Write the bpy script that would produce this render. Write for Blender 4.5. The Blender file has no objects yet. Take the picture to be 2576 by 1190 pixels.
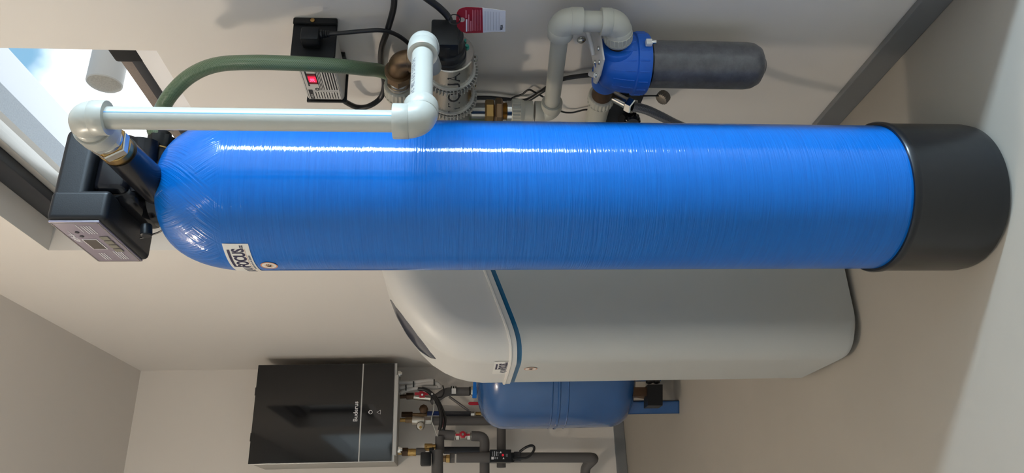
import bpy, bmesh, math, random
from mathutils import Vector, Matrix, noise
random.seed(4)
PI = math.pi
V = Vector
SC = bpy.context.scene
COL = SC.collection
# ------------------------------------------------------------------ camera
FPX = 1834.0
YAW, PITCH, CAMH = math.radians(22.76), math.radians(4.3125), 0.913
CF = V((math.sin(YAW)*math.cos(PITCH), math.cos(YAW)*math.cos(PITCH), -math.sin(PITCH)))
CR = V((math.cos(YAW), -math.sin(YAW), 0))
CU = CR.cross(CF)
CO = V((0, 0, CAMH))
cd = bpy.data.cameras.new('camera'); cam = bpy.data.objects.new('camera', cd); COL.objects.link(cam)
cd.sensor_width = 36; cd.lens = FPX/2576*36; cd.clip_start = .02; cd.clip_end = 200
M3 = Matrix((-CU, CR, -CF)).transposed()          # the phone was held upright, the file lies on its side
cam.matrix_world = Matrix.Translation(CO) @ M3.to_4x4()
SC.camera = cam
SC.view_settings.view_transform = 'Standard'; SC.view_settings.look = 'None'
SC.view_settings.gamma = 1; SC.view_settings.exposure = 0; SC.view_settings.use_curve_mapping = False
# ------------------------------------------------------------------ room numbers
WX, WY, CH = 0.91, 4.05, 2.62            # right wall plane, back wall plane, ceiling height
LX, RY = -2.1, -1.7                      # left wall, wall behind the camera
DY = 0.765                               # door jamb on the right wall
# ------------------------------------------------------------------ world and lights
w = bpy.data.worlds.new('sky'); SC.world = w; w.use_nodes = True
nt = w.node_tree; nt.nodes.clear()
tc = nt.nodes.new('ShaderNodeTexCoord'); nz = nt.nodes.new('ShaderNodeTexNoise'); cr = nt.nodes.new('ShaderNodeValToRGB')
sep = nt.nodes.new('ShaderNodeSeparateXYZ'); mth = nt.nodes.new('ShaderNodeMath'); mth2 = nt.nodes.new('ShaderNodeMath')
bg = nt.nodes.new('ShaderNodeBackground'); out = nt.nodes.new('ShaderNodeOutputWorld')
nz.inputs['Scale'].default_value = 3.2; nz.inputs['Detail'].default_value = 6
nt.links.new(tc.outputs['Generated'], nz.inputs['Vector']); nt.links.new(tc.outputs['Generated'], sep.inputs[0])
mth.operation = 'MULTIPLY_ADD'; mth.inputs[1].default_value = .35; nt.links.new(nz.outputs['Fac'], mth.inputs[0])
nt.links.new(sep.outputs['Z'], mth.inputs[2])
cr.color_ramp.elements[0].position = .60; cr.color_ramp.elements[0].color = (1.5, 1.55, 1.6, 1)
cr.color_ramp.elements[1].position = .65; cr.color_ramp.elements[1].color = (.19, .38, .56, 1)
nt.links.new(mth.outputs[0], cr.inputs[0]); nt.links.new(cr.outputs[0], bg.inputs[0]); bg.inputs[1].default_value = 1.7
nt.links.new(bg.outputs[0], out.inputs[0])

def area(name, loc, target, sx, sy, power, color, shape='RECTANGLE'):
    l = bpy.data.lights.new(name, 'AREA'); l.shape = shape; l.size = sx; l.size_y = sy
    l.energy = power; l.color = color
    o = bpy.data.objects.new(name, l); COL.objects.link(o); o.location = loc
    o.rotation_euler = (V(target)-V(loc)).to_track_quat('-Z', 'Y').to_euler(); return o
WARM = (1, .86, .69)
def bulb(loc, power, r=.06):
    l = bpy.data.lights.new('ceiling_lamp_light', 'POINT'); l.energy = power; l.color = WARM; l.shadow_soft_size = r
    o = bpy.data.objects.new('ceiling_lamp_light', l); COL.objects.link(o); o.location = loc
bulb((-.60, 1.60, 2.40), 38)
bulb((-.45, .12, 2.40), 6)
area('glazed_door_daylight', (2.72, -1.07, 1.50), (.6, 1.03, 1.50), .20, 2.0, 200, (.60, .81, 1.0))

# ------------------------------------------------------------------ materials
MATS = {}
def mat(name, col=(.8, .8, .8), rough=.5, metal=0, coat=0, bump=0, bscale=200, var=0, vscale=6, trans=0, emit=None, spec=.5, bmap=None, coatr=.04, bdist=.001):
    if name in MATS: return MATS[name]
    m = bpy.data.materials.new(name); m.use_nodes = True; n = m.node_tree; b = n.nodes['Principled BSDF']
    I = b.inputs
    I['Base Color'].default_value = (*col, 1); I['Roughness'].default_value = rough; I['Metallic'].default_value = metal
    I['Coat Weight'].default_value = coat; I['Coat Roughness'].default_value = coatr; I['Transmission Weight'].default_value = trans
    I['Specular IOR Level'].default_value = spec
    if emit: I['Emission Color'].default_value = (*emit[0], 1); I['Emission Strength'].default_value = emit[1]
    t = n.nodes.new('ShaderNodeTexCoord')
    if var:
        z = n.nodes.new('ShaderNodeTexNoise'); z.inputs['Scale'].default_value = vscale; z.inputs['Detail'].default_value = 5
        mx = n.nodes.new('ShaderNodeMix'); mx.data_type = 'RGBA'
        mx.inputs['A'].default_value = (*[c*(1-var) for c in col], 1); mx.inputs['B'].default_value = (*[min(1, c*(1+var)) for c in col], 1)
        n.links.new(t.outputs['Object'], z.inputs['Vector']); n.links.new(z.outputs['Fac'], mx.inputs['Factor'])
        n.links.new(mx.outputs['Result'], I['Base Color'])
    if bump:
        z = n.nodes.new('ShaderNodeTexNoise'); z.inputs['Scale'].default_value = bscale; z.inputs['Detail'].default_value = 4
        bp = n.nodes.new('ShaderNodeBump'); bp.inputs['Strength'].default_value = bump; bp.inputs['Distance'].default_value = bdist
        if bmap:
            mp = n.nodes.new('ShaderNodeMapping'); mp.inputs['Scale'].default_value = bmap
            n.links.new(t.outputs['Object'], mp.inputs['Vector']); n.links.new(mp.outputs[0], z.inputs['Vector'])
        else: n.links.new(t.outputs['Object'], z.inputs['Vector'])
        n.links.new(z.outputs['Fac'], bp.inputs['Height']); n.links.new(bp.outputs[0], I['Normal'])
        if coat: n.links.new(bp.outputs[0], I['Coat Normal'])
    MATS[name] = m; return m
PAINT = mat('white_wall_paint', (.74, .70, .655), .85, bump=.15, bscale=90, var=.015, vscale=3)
CEILP = mat('ceiling_paint', (.74, .70, .66), .9, bump=.1, bscale=90)
REVEAL = mat('reveal_plaster', (.80, .79, .80), .8, bump=.1, bscale=90)
FLOOR = mat('beige_floor_screed', (.355, .325, .28), .6, bump=.12, bscale=60, var=.05, vscale=5)
TRIM = mat('grey_baseboard_aluminium', (.21, .215, .225), .42, metal=.3, var=.06, vscale=8)
BLACK = mat('black_plastic', (.008, .009, .011), .42, bump=.12, bscale=600, spec=.35)
BLACKG = mat('black_gloss_plastic', (.006, .006, .008), .22, spec=.35)
CABLE = mat('black_cable', (.012, .012, .014), .38)
BOOT = mat('black_boot_plastic', (.005, .006, .008), .33, bump=.3, bscale=14, bdist=.002, spec=.3, coat=.3, coatr=.16)
PPR = mat('grey_white_polypropylene', (.40, .40, .36), .34, coat=.1, coatr=.2)
PPRG = mat('grey_polypropylene', (.47, .465, .405), .42, var=.04, vscale=20)
BRASS = mat('brass', (.42, .27, .10), .32, metal=1, var=.15, vscale=60)
BRONZE = mat('dull_bronze', (.25, .165, .095), .40, metal=.85, var=.2, vscale=50)
DKBRONZE = mat('dark_bronze', (.085, .05, .03), .5, metal=.7, var=.3, vscale=50)
STEEL = mat('brushed_stainless_steel', (.44, .42, .39), .17, metal=1, bump=.15, bscale=40, bmap=(30, 1, 30))
CHROME = mat('chromed_metal', (.6, .6, .58), .18, metal=1)
NICKEL = mat('nickel_plate', (.55, .52, .46), .3, metal=1)
WHITEP = mat('white_plastic', (.70, .70, .70), .4)
PRINT = mat('black_print', (.02, .02, .025), .6)
GPRINT = mat('grey_print', (.16, .16, .19), .6)
NAVY = mat('navy_print', (.012, .008, .045), .5)
WPRINT = mat('white_print', (.75, .74, .76), .5)
RED = mat('red_lever_plastic', (.42, .012, .03), .4)
REDTAG = mat('red_card', (.27, .006, .014), .45)
PINK = mat('pale_red_print', (.50, .16, .18), .6)
CARD = mat('white_card', (.62, .62, .63), .5)
STICK = mat('white_sticker', (.66, .64, .60), .35)
ORANGE = mat('orange_print', (.62, .25, .12), .5)
ORANGEL = mat('pale_orange_print', (.70, .45, .30), .5)
BLUELV = mat('blue_lever_plastic', (.0, .16, .62), .4)
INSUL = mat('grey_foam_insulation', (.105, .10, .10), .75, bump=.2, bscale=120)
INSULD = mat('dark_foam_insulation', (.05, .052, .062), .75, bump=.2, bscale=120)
VESSEL = mat('blue_vessel_enamel', (.018, .085, .25), .24, coat=.5, coatr=.08, var=.05, vscale=10)
VESSELD = mat('dark_blue_enamel', (.010, .035, .12), .4)
CABB = mat('light_grey_moulded_plastic', (.42, .425, .405), .38, bump=.05, bscale=300)
CABL = mat('white_moulded_plastic', (.53, .52, .495), .42)
TEAL = mat('petrol_blue_band', (.004, .095, .20), .4)
GLASSB = mat('black_appliance_glass', (.006, .006, .007), .05)
GLASSG = mat('dark_grey_appliance_glass', (.012, .012, .013), .05)
SILV = mat('silver_edge_trim', (.50, .50, .49), .35, metal=.6)
CASE = mat('light_grey_case_enamel', (.40, .385, .35), .5)
FRAME = mat('anthracite_window_frame', (.018, .020, .026), .4)
FRAMEB = mat('brown_grey_window_rail', (.19, .155, .135), .55, bump=.5, bscale=350, var=.2, vscale=300)
SOFFIT = mat('white_soffit_board', (.72, .76, .82), .8)
RENDERC = mat('rough_grey_render', (.33, .37, .42), .9, bump=1, bscale=120, var=.25, vscale=160)
PIPEW = mat('pale_grey_vent_pipe', (.55, .53, .52), .5)
PIPEE = mat('speckled_pipe_end', (.42, .38, .34), .4, bump=1, bscale=220, var=.4, vscale=220)
BLUEH = mat('blue_filter_plastic', (.010, .125, .60), .42)
REDL = mat('lit_red_display', (.5, .0, .02), .4, emit=((1, .01, .06), .9))
REDD = mat('dark_red_display', (.22, .005, .02), .25)
GLOWD = mat('red_display_digits', (.9, .1, .2), .4, emit=((1, .12, .3), 1.6))
PURP = mat('mauve_display_foil', (.22, .185, .225), .33)
LCD = mat('grey_lcd', (.075, .062, .055), .2)
GREENW = mat('green_screw', (.05, .30, .25), .35, metal=.7)
DOORM = mat('grey_threshold', (.4, .4, .4), .5)
GLS = bpy.data.materials.new('window_glass'); GLS.use_nodes = True; _n = GLS.node_tree; _n.nodes.clear()
_o = _n.nodes.new('ShaderNodeOutputMaterial'); _m = _n.nodes.new('ShaderNodeMixShader'); _t = _n.nodes.new('ShaderNodeBsdfTransparent'); _g = _n.nodes.new('ShaderNodeBsdfGlossy'); _f = _n.nodes.new('ShaderNodeFresnel')
_g.inputs['Roughness'].default_value = 0; _n.nodes.remove(_f); _m.inputs[0].default_value = .06; _t.inputs['Color'].default_value = (.95, .97, .97, 1)
_n.links.new(_t.outputs[0], _m.inputs[1]); _n.links.new(_g.outputs[0], _m.inputs[2]); _n.links.new(_m.outputs[0], _o.inputs[0])

def uvmat(name, col, col2, rough, a, b, thick, metal=0, coat=.3):
    """two crossing thread families on a tube's own coordinates"""
    m = bpy.data.materials.new(name); m.use_nodes = True; n = m.node_tree; p = n.nodes['Principled BSDF']
    uv = n.nodes.new('ShaderNodeUVMap'); s = n.nodes.new('ShaderNodeSeparateXYZ'); n.links.new(uv.outputs[0], s.inputs[0])
    def M(op, x, y=None):
        q = n.nodes.new('ShaderNodeMath'); q.operation = op
        for i, e in enumerate((x, y)):
            if e is None: continue
            if isinstance(e, (int, float)): q.inputs[i].default_value = e
            else: n.links.new(e, q.inputs[i])
        return q.outputs[0]
    U_, V_ = M('MULTIPLY', s.outputs[0], a), M('MULTIPLY', s.outputs[1], b)
    f1 = M('ABSOLUTE', M('SUBTRACT', M('FRACT', M('ADD', U_, V_)), .5)); f2 = M('ABSOLUTE', M('SUBTRACT', M('FRACT', M('SUBTRACT', U_, V_)), .5))
    g = M('LESS_THAN', M('MINIMUM', f1, f2), thick)
    mx = n.nodes.new('ShaderNodeMix'); mx.data_type = 'RGBA'; mx.inputs['A'].default_value = (*col, 1); mx.inputs['B'].default_value = (*col2, 1)
    n.links.new(g, mx.inputs['Factor']); n.links.new(mx.outputs['Result'], p.inputs['Base Color'])
    p.inputs['Roughness'].default_value = rough; p.inputs['Coat Weight'].default_value = coat; p.inputs['Coat Roughness'].default_value = .15
    p.inputs['Metallic'].default_value = metal
    MATS[name] = m; return m
HOSEG = uvmat('green_braided_hose', (.10, .17, .09), (.24, .33, .21), .35, 18, 330, .10)
HOSEC = uvmat('clear_braided_hose', (.09, .14, .11), (.30, .36, .33), .3, 14, 330, .12)
HOSES = uvmat('steel_braided_hose', (.010, .011, .013), (.24, .25, .28), .3, 16, 420, .13)

def tank_material():
    m = bpy.data.materials.new('blue_wound_fibreglass'); m.use_nodes = True; n = m.node_tree; p = n.nodes['Principled BSDF']; L = n.links.new
    t = n.nodes.new('ShaderNodeTexCoord'); uv = n.nodes.new('ShaderNodeUVMap')
    def noise_(scale, mp, src, det=3):
        q = n.nodes.new('ShaderNodeMapping'); q.inputs['Scale'].default_value = mp; L(src, q.inputs['Vector'])
        z = n.nodes.new('ShaderNodeTexNoise'); z.inputs['Scale'].default_value = scale; z.inputs['Detail'].default_value = det; L(q.outputs[0], z.inputs['Vector']); return z.outputs['Fac']
    obj = t.outputs['Object']
    a = noise_(1, (5, 5, 260), obj); b = noise_(1, (26, 26, 420), obj, 2); c = noise_(1, (9, 9, 34), obj, 2)
    def strokes(rot):
        u1 = n.nodes.new('ShaderNodeMapping'); u1.vector_type = 'TEXTURE'; u1.inputs['Rotation'].default_value = (0, 0, rot); u1.inputs['Scale'].default_value = (1/330, 1/14, 1); L(uv.outputs[0], u1.inputs['Vector'])
        d = n.nodes.new('ShaderNodeTexNoise'); d.inputs['Scale'].default_value = 1; L(u1.outputs[0], d.inputs['Vector']); return d.outputs['Fac']
    pick = n.nodes.new('ShaderNodeTexNoise'); pick.inputs['Scale'].default_value = 14; L(obj, pick.inputs['Vector'])
    pk = n.nodes.new('ShaderNodeMapRange'); pk.inputs['From Min'].default_value = .46; pk.inputs['From Max'].default_value = .54; L(pick.outputs['Fac'], pk.inputs['Value'])
    sx = n.nodes.new('ShaderNodeSeparateXYZ'); L(obj, sx.inputs[0])
    mr = n.nodes.new('ShaderNodeMapRange'); mr.inputs['From Min'].default_value = 1.27; mr.inputs['From Max'].default_value = 1.30; L(sx.outputs['Z'], mr.inputs['Value'])
    def mix(f, x, y):
        q = n.nodes.new('ShaderNodeMix')
        for k, e in (('Factor', f), ('A', x), ('B', y)):
            if isinstance(e, float): q.inputs[k].default_value = e
            else: L(e, q.inputs[k])
        return q.outputs['Result']
    h = mix(.45, a, b); h = mix(.10, h, c); h = mix(mr.outputs[0], h, mix(pk.outputs[0], strokes(.7), strokes(-.6)))
    bp = n.nodes.new('ShaderNodeBump'); bp.inputs['Strength'].default_value = .7; bp.inputs['Distance'].default_value = .0016; L(h, bp.inputs['Height'])
    L(bp.outputs[0], p.inputs['Normal']); L(bp.outputs[0], p.inputs['Coat Normal'])
    mc = n.nodes.new('ShaderNodeMix'); mc.data_type = 'RGBA'; mc.inputs['A'].default_value = (0, .072, .31, 1); mc.inputs['B'].default_value = (0, .14, .53, 1)
    L(h, mc.inputs['Factor']); L(mc.outputs['Result'], p.inputs['Base Color'])
    p.inputs['Roughness'].default_value = .42; p.inputs['Coat Weight'].default_value = .55; p.inputs['Coat Roughness'].default_value = .03; p.inputs['Specular IOR Level'].default_value = .1
    return m
TANKM = tank_material()

# ------------------------------------------------------------------ building helpers
def P(X, Y, x=None, y=None, z=None):
    """a point seen at photo pixel X,Y, standing on a plane of the room"""
    D = CF*FPX + CR*(595-Y) - CU*(X-1288)
    t = (x-CO.x)/D.x if x is not None else (y-CO.y)/D.y if y is not None else (z-CO.z)/D.z
    return CO + D*t
def link(name, me, m, parent=None):
    o = bpy.data.objects.new(name, me); COL.objects.link(o)
    if m is not None and not me.materials: me.materials.append(m)
    if parent is not None: o.parent = parent; o.matrix_parent_inverse = parent.matrix_basis.inverted()
    return o
def mesh(name, bm, m, parent=None, smooth=True, angle=40):
    bmesh.ops.recalc_face_normals(bm, faces=bm.faces)
    me = bpy.data.meshes.new(name); bm.to_mesh(me); bm.free()
    if smooth:
        for p in me.polygons: p.use_smooth = True
        try: me.set_sharp_from_angle(angle=math.radians(angle))
        except Exception: pass
    return link(name, me, m, parent)
def thing(name, label, cat, loc=(0, 0, 0), group=None):
    o = bpy.data.objects.new(name, None); COL.objects.link(o); o.location = loc; o.empty_display_size = .05
    o['label'] = label; o['category'] = cat
    if group: o['group'] = group
    bpy.context.view_layer.update() if False else None
    return o
def tag(o, label, cat, group=None):
    o['label'] = label; o['category'] = cat
    if group: o['group'] = group
    return o
def struct(o): o['kind'] = 'structure'; return o
def add_box(bm, lo, hi, bev=0, seg=2, rot=None, org=None):
    lo, hi = V(lo), V(hi); c = (lo+hi)/2
    r = bmesh.ops.create_cube(bm, size=1, matrix=Matrix.Translation(c) @ Matrix.Diagonal((*[abs(hi[i]-lo[i]) for i in range(3)], 1)))
    if bev:
        es = list({e for v in r['verts'] for e in v.link_edges})
        bmesh.ops.bevel(bm, geom=es, offset=bev, segments=seg, affect='EDGES', profile=.5)
    return bm
def box(name, lo, hi, m, parent=None, bev=0, seg=2):
    bm = bmesh.new(); add_box(bm, lo, hi, bev, seg); o = mesh(name, bm, m, parent, smooth=bool(bev))
    return wnorm(o) if bev else o
def wnorm(o):
    q = o.modifiers.new('even_normals', 'WEIGHTED_NORMAL'); q.keep_sharp = True; return o
def frame_of(d):
    d = d.normalized(); a = V((0, 0, 1)) if abs(d.z) < .9 else V((1, 0, 0)); s = d.cross(a).normalized(); return s, s.cross(d).normalized()
def spline(pts, n=8):
    pts = [V(p) for p in pts]; q = [pts[0]*2-pts[1]]+pts+[pts[-1]*2-pts[-2]]; o = []
    for i in range(1, len(q)-2):
        a, b, c, d = q[i-1:i+3]
        for k in range(n):
            t = k/n; o.append(.5*((2*b)+(c-a)*t+(2*a-5*b+4*c-d)*t*t+(3*b-a-3*c+d)*t**3))
    o.append(pts[-1]); return o
def add_tube(bm, pts, r, seg=16, cap=True, uv=True):
    pts = [V(p) for p in pts]; n = len(pts); rs = r if isinstance(r, (list, tuple)) else [r]*n
    uvl = bm.loops.layers.uv.verify() if uv else None
    s, t = frame_of(pts[1]-pts[0]); rings = []; L = 0; Ls = []
    for i, p in enumerate(pts):
        d = (pts[min(i+1, n-1)]-pts[max(i-1, 0)]).normalized()
        s = (s-d*s.dot(d)).normalized(); t = s.cross(d)
        if i: L += (p-pts[i-1]).length
        Ls.append(L); rings.append([bm.verts.new(p+(s*math.cos(2*PI*k/seg)+t*math.sin(2*PI*k/seg))*rs[i]) for k in range(seg)])
    for i in range(n-1):
        for k in range(seg):
            f = bm.faces.new((rings[i][k], rings[i][(k+1) % seg], rings[i+1][(k+1) % seg], rings[i+1][k]))
            if uv:
                for lp, (a, b) in zip(f.loops, ((k, i), (k+1, i), (k+1, i+1), (k, i+1))): lp[uvl].uv = (a/seg, Ls[b])
    if cap: bm.faces.new(rings[0]); bm.faces.new(rings[-1])
    return bm
def tube(name, pts, r, m, parent=None, seg=16, sm=0):
    bm = bmesh.new(); add_tube(bm, spline(pts, sm) if sm else pts, r, seg); return mesh(name, bm, m, parent, angle=50)
def add_lathe(bm, prof, org, axis, seg=48, ribs=0, rib=.04, span=None, uv=False):
    """prof: (radius, distance along the axis); ribs modulate the radius within span"""
    org = V(org); d = V(axis).normalized(); s, t = frame_of(d); rings = []
    uvl = bm.loops.layers.uv.verify() if uv else None
    if ribs: seg = ribs*4
    for (r, h) in prof:
        ring = []
        for k in range(seg):
            rr = r
            if ribs and span and span[0] <= h <= span[1] and k % 4 in (0, 1): rr = r*(1-rib)
            ring.append(bm.verts.new(org+d*h+(s*math.cos(2*PI*k/seg)+t*math.sin(2*PI*k/seg))*max(rr, 1e-5)))
        rings.append(ring)
    for i in range(len(prof)-1):
        for k in range(seg):
            f = bm.faces.new((rings[i][k], rings[i][(k+1) % seg], rings[i+1][(k+1) % seg], rings[i+1][k]))
            if uv:
                for lp, (a, b) in zip(f.loops, ((k, i), (k+1, i), (k+1, i+1), (k, i+1))): lp[uvl].uv = (a/seg*.8, prof[b][1])
    bm.faces.new(rings[0]); bm.faces.new(rings[-1]); return bm
def lathe(name, prof, org, axis, m, parent=None, seg=48, ribs=0, rib=.04, span=None, uv=False, angle=40):
    bm = bmesh.new(); add_lathe(bm, prof, org, axis, seg, ribs, rib, span, uv); return mesh(name, bm, m, parent, angle=angle)
def cyl(name, a, b, r, m, parent=None, seg=32, bev=.001):
    a, b = V(a), V(b); L = (b-a).length
    return lathe(name, [(r-bev, 0), (r, bev), (r, L-bev), (r-bev, L)], a, b-a, m, parent, seg)
def hexnut(name, a, b, r, m, parent=None):
    a, b = V(a), V(b); L = (b-a).length; c = .12*r
    return lathe(name, [(r-c, 0), (r, c), (r, L-c), (r-c, L)], a, b-a, m, parent, 6)
def threads(name, a, b, r, m, parent=None, pitch=.0018):
    a, b = V(a), V(b); L = (b-a).length; n = max(3, int(L/pitch)); pr = []
    for i in range(n): pr += [(r*.94, L*i/n), (r, L*(i+.5)/n)]
    pr.append((r*.94, L)); return lathe(name, pr, a, b-a, m, parent, 32)
def ribnut(name, a, b, r, m, parent=None, ribs=22):
    a, b = V(a), V(b); L = (b-a).length
    return lathe(name, [(r*.86, 0), (r*.97, L*.06), (r, L*.12), (r, L*.66), (r, L*.67), (r*.97, L*.8), (r*.86, L)], a, b-a, m, parent, ribs=ribs, rib=.07, span=(L*.1, L*.665))
def corner_path(a, c, b, rad, n=10):
    a, c, b = V(a), V(c), V(b); d1 = (a-c).normalized(); d2 = (b-c).normalized()
    p1, p2 = c+d1*rad, c+d2*rad; o = [a]
    for i in range(n+1):
        t = i/n; o.append(p1*(1-t)**2+c*2*t*(1-t)*1.0+p2*t*t)
    o.append(b); return o
def elbow(name, c, d1, d2, L, ro, m, parent=None, lip=True):
    """moulded socket elbow: fat rounded bend with a raised lip at each mouth"""
    c, d1, d2 = V(c), V(d1).normalized(), V(d2).normalized(); bm = bmesh.new()
    pts = corner_path(c+d1*L, c, c+d2*L, ro*1.0)
    add_tube(bm, pts, ro, 32)
    if lip:
        for d in (d1, d2): add_lathe(bm, [(ro*.98, L*.42), (ro*1.012, L*.44), (ro*1.022, L*.98), (ro*1.0, L*1.02), (ro*.8, L*1.02)], c, d, 32)
    return mesh(name, bm, m, parent, angle=55)
def disc(name, c, nrm, r, m, parent=None, th=.0012, seg=32):
    c = V(c); n = V(nrm).normalized(); return lathe(name, [(r*.96, 0), (r, th*.3), (r, th*.8), (r*.97, th)], c, n, m, parent, seg)
def ring(name, c, nrm, r0, r1, m, parent=None, th=.001, seg=40):
    bm = bmesh.new(); s, t = frame_of(V(nrm)); n = V(nrm).normalized(); c = V(c); q = []
    for (r, h) in ((r0, 0), (r1, 0), (r1, th), (r0, th)): q.append([bm.verts.new(c+n*h+(s*math.cos(2*PI*k/seg)+t*math.sin(2*PI*k/seg))*r) for k in range(seg)])
    for i in range(4):
        for k in range(seg): bm.faces.new((q[i][k], q[i][(k+1) % seg], q[(i+1) % 4][(k+1) % seg], q[(i+1) % 4][k]))
    return mesh(name, bm, m, parent)
def prism(name, pts, off, m, parent=None, bev=0):
    """polygon of points pushed along a vector"""
    bm = bmesh.new(); a = [bm.verts.new(V(p)) for p in pts]; b = [bm.verts.new(V(p)+V(off)) for p in pts]; n = len(pts)
    bm.faces.new(a); bm.faces.new(b[::-1])
    for i in range(n): bm.faces.new((a[i], a[(i+1) % n], b[(i+1) % n], b[i]))
    if bev: bmesh.ops.recalc_face_normals(bm, faces=bm.faces); bmesh.ops.bevel(bm, geom=list(bm.edges), offset=bev, segments=2, affect='EDGES')
    o = mesh(name, bm, m, parent, smooth=bool(bev)); return wnorm(o) if bev else o
_T = {}
def text(name, s, size, org, xd, yd, m, parent=None, ext=.0002, wrap=None, sx=1, bold=0, align='LEFT', shear=0):
    key = (s, bold, align, shear)
    if key not in _T:
        cu = bpy.data.curves.new('t', 'FONT'); cu.body = s; cu.size = 1; cu.extrude = .02; cu.offset = bold; cu.align_x = align; cu.shear = shear; cu.resolution_u = 3
        ob = bpy.data.objects.new('t', cu); COL.objects.link(ob)
        dg = bpy.context.evaluated_depsgraph_get(); me = bpy.data.meshes.new_from_object(ob.evaluated_get(dg)); _T[key] = [v.co.copy() for v in me.vertices], [list(p.vertices) for p in me.polygons]
        bpy.data.objects.remove(ob); bpy.data.curves.remove(cu)
    vs, fs = _T[key]; xd, yd = V(xd).normalized(), V(yd).normalized(); zd = xd.cross(yd); org = V(org)
    def q(c):
        x, y, z = c.x*size*sx, c.y*size, c.z*ext/.02
        return wrap(x, y, z) if wrap else org+xd*x+yd*y+zd*z
    me = bpy.data.meshes.new(name); me.from_pydata([q(c) for c in vs], [], fs); return link(name, me, m, parent)
def lines(name, rects, org, xd, yd, m, parent=None, th=.0003):
    """printed bars on a plane: (x0, y0, x1, y1) in metres"""
    bm = bmesh.new(); xd, yd = V(xd).normalized(), V(yd).normalized(); n = xd.cross(yd); org = V(org)
    for (a, b, c, d) in rects:
        vs = [bm.verts.new(org+xd*x+yd*y+n*z) for z in (0, th) for (x, y) in ((a, b), (c, b), (c, d), (a, d))]
        for f in ((0, 1, 2, 3), (4, 5, 6, 7), (0, 1, 5, 4), (1, 2, 6, 5), (2, 3, 7, 6), (3, 0, 4, 7)): bm.faces.new([vs[i] for i in f])
    return mesh(name, bm, m, parent, smooth=False)
def para(n, w, x0, y0, dy, h, rnd, gap=.0):
    """rows of word-like bars, the small print nobody can read in the photograph"""
    o = []
    for i in range(n):
        x = x0
        while x < x0+w-.002:
            L = rnd.uniform(.0015, .006); o.append((x, y0-i*dy, min(x+L, x0+w), y0-i*dy+h)); x += L+.0008
    return o

# ================================================================== THE ROOM
def quadwall(name, rects, m):
    bm = bmesh.new()
    for lo, hi in rects: add_box(bm, lo, hi)
    return struct(mesh(name, bm, m, smooth=False))
T = .09                                    # depth of the window reveal
quadwall('floor', [((LX-.1, RY-.1, -.1), (3.4, WY+.1, 0))], FLOOR)
quadwall('ceiling', [((LX-.1, RY-.1, CH), (3.4, .95, CH+.1)), ((LX-.1, .95, CH), (WX+.28, WY+.1, CH+.1))], CEILP)
quadwall('wall_back', [((LX-.1, WY, 0), (WX+.28, WY+.1, CH))], PAINT)
quadwall('wall_left', [((LX-.1, RY, 0), (LX, WY, CH))], PAINT)
quadwall('wall_front', [((LX-.1, RY-.1, 0), (3.4, RY, CH))], PAINT)
wy0, wy1, wz0, wz1 = 1.225, 2.285, 1.503, 2.228
WD = .28
quadwall('wall_right', [((WX, DY, 0), (WX+WD, wy0, CH)), ((WX, wy1, 0), (WX+WD, WY, CH)), ((WX, wy0, 0), (WX+WD, wy1, wz0-.001)),
                        ((WX, wy0, wz1), (WX+WD, wy1, CH)), ((WX, RY, 2.12), (WX+.14, DY, CH)), ((WX, RY, 0), (WX+.14, -1.45, 2.12))], PAINT)
quadwall('wall_hallway', [((3.3, RY, 0), (3.4, .95, CH)), ((WX+WD, .85, 0), (3.3, .95, CH))], PAINT)
# baseboards
def skirting(name, lo, hi): return struct(box(name, lo, hi, TRIM, bev=.003))
skirting('baseboard_right', (WX-.014, DY, 0), (WX, WY, .058))
skirting('baseboard_back', (LX, WY-.014, 0), (WX-.014, WY, .058))
# window
bm = bmesh.new()
a = [V((WX+.001, wy0, wz0)), V((WX+.001, wy1, wz0)), V((WX+T, wy1, wz0+.105)), V((WX+T, wy0, wz0+.105)), V((WX+T, wy0, wz0-.01)), V((WX+T, wy1, wz0-.01)), V((WX+.001, wy0, wz0-.01)), V((WX+.001, wy1, wz0-.01))]
vs = [bm.verts.new(p) for p in a]
for f in ((0, 1, 2, 3), (2, 3, 4, 5), (0, 1, 7, 6), (6, 7, 5, 4), (0, 3, 4, 6), (1, 2, 5, 7)): bm.faces.new([vs[i] for i in f])
struct(mesh('trim_1', bm, REVEAL, smooth=False))
win = bpy.data.objects.new('window_1', None); COL.objects.link(win); struct(win)
fx0, fx1 = WX+T, WX+T+.07
bm = bmesh.new()
add_box(bm, (fx0, wy0, wz1-.075), (fx1, wy1, wz1), .004); add_box(bm, (fx0, wy1-.03, wz0+.1), (fx1, wy1, wz1-.07), .004)
add_box(bm, (fx0+.03, wy0, wz0+.1), (fx1, wy0+.02, wz1-.07), .004); add_box(bm, (fx0-.012, wy0, wz0+.095), (fx1, wy1, wz0+.118), .004)
mesh('window_frame', bm, FRAME, win)
bm = bmesh.new(); add_box(bm, (fx0+.012, wy0+.01, wz0+.118), (fx1-.01, wy1-.03, wz0+.158), .003); mesh('window_rail', bm, FRAMEB, win)
bm = bmesh.new(); add_box(bm, (fx0+.03, wy0, wz1-.10), (fx1+.01, wy1, wz1-.075), .003); mesh('window_bead', bm, SILV, win)
bm = bmesh.new(); add_box(bm, (fx0-.012, wy0+.002, wz0+.092), (fx1-.02, wy0+.150, wz0+.152), .006); mesh('corner_hinge', bm, BLACK, win)
box('window_pane', (fx0+.04, wy0, wz0+.14), (fx0+.046, wy1-.02, wz1-.08), GLS, win)
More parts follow.
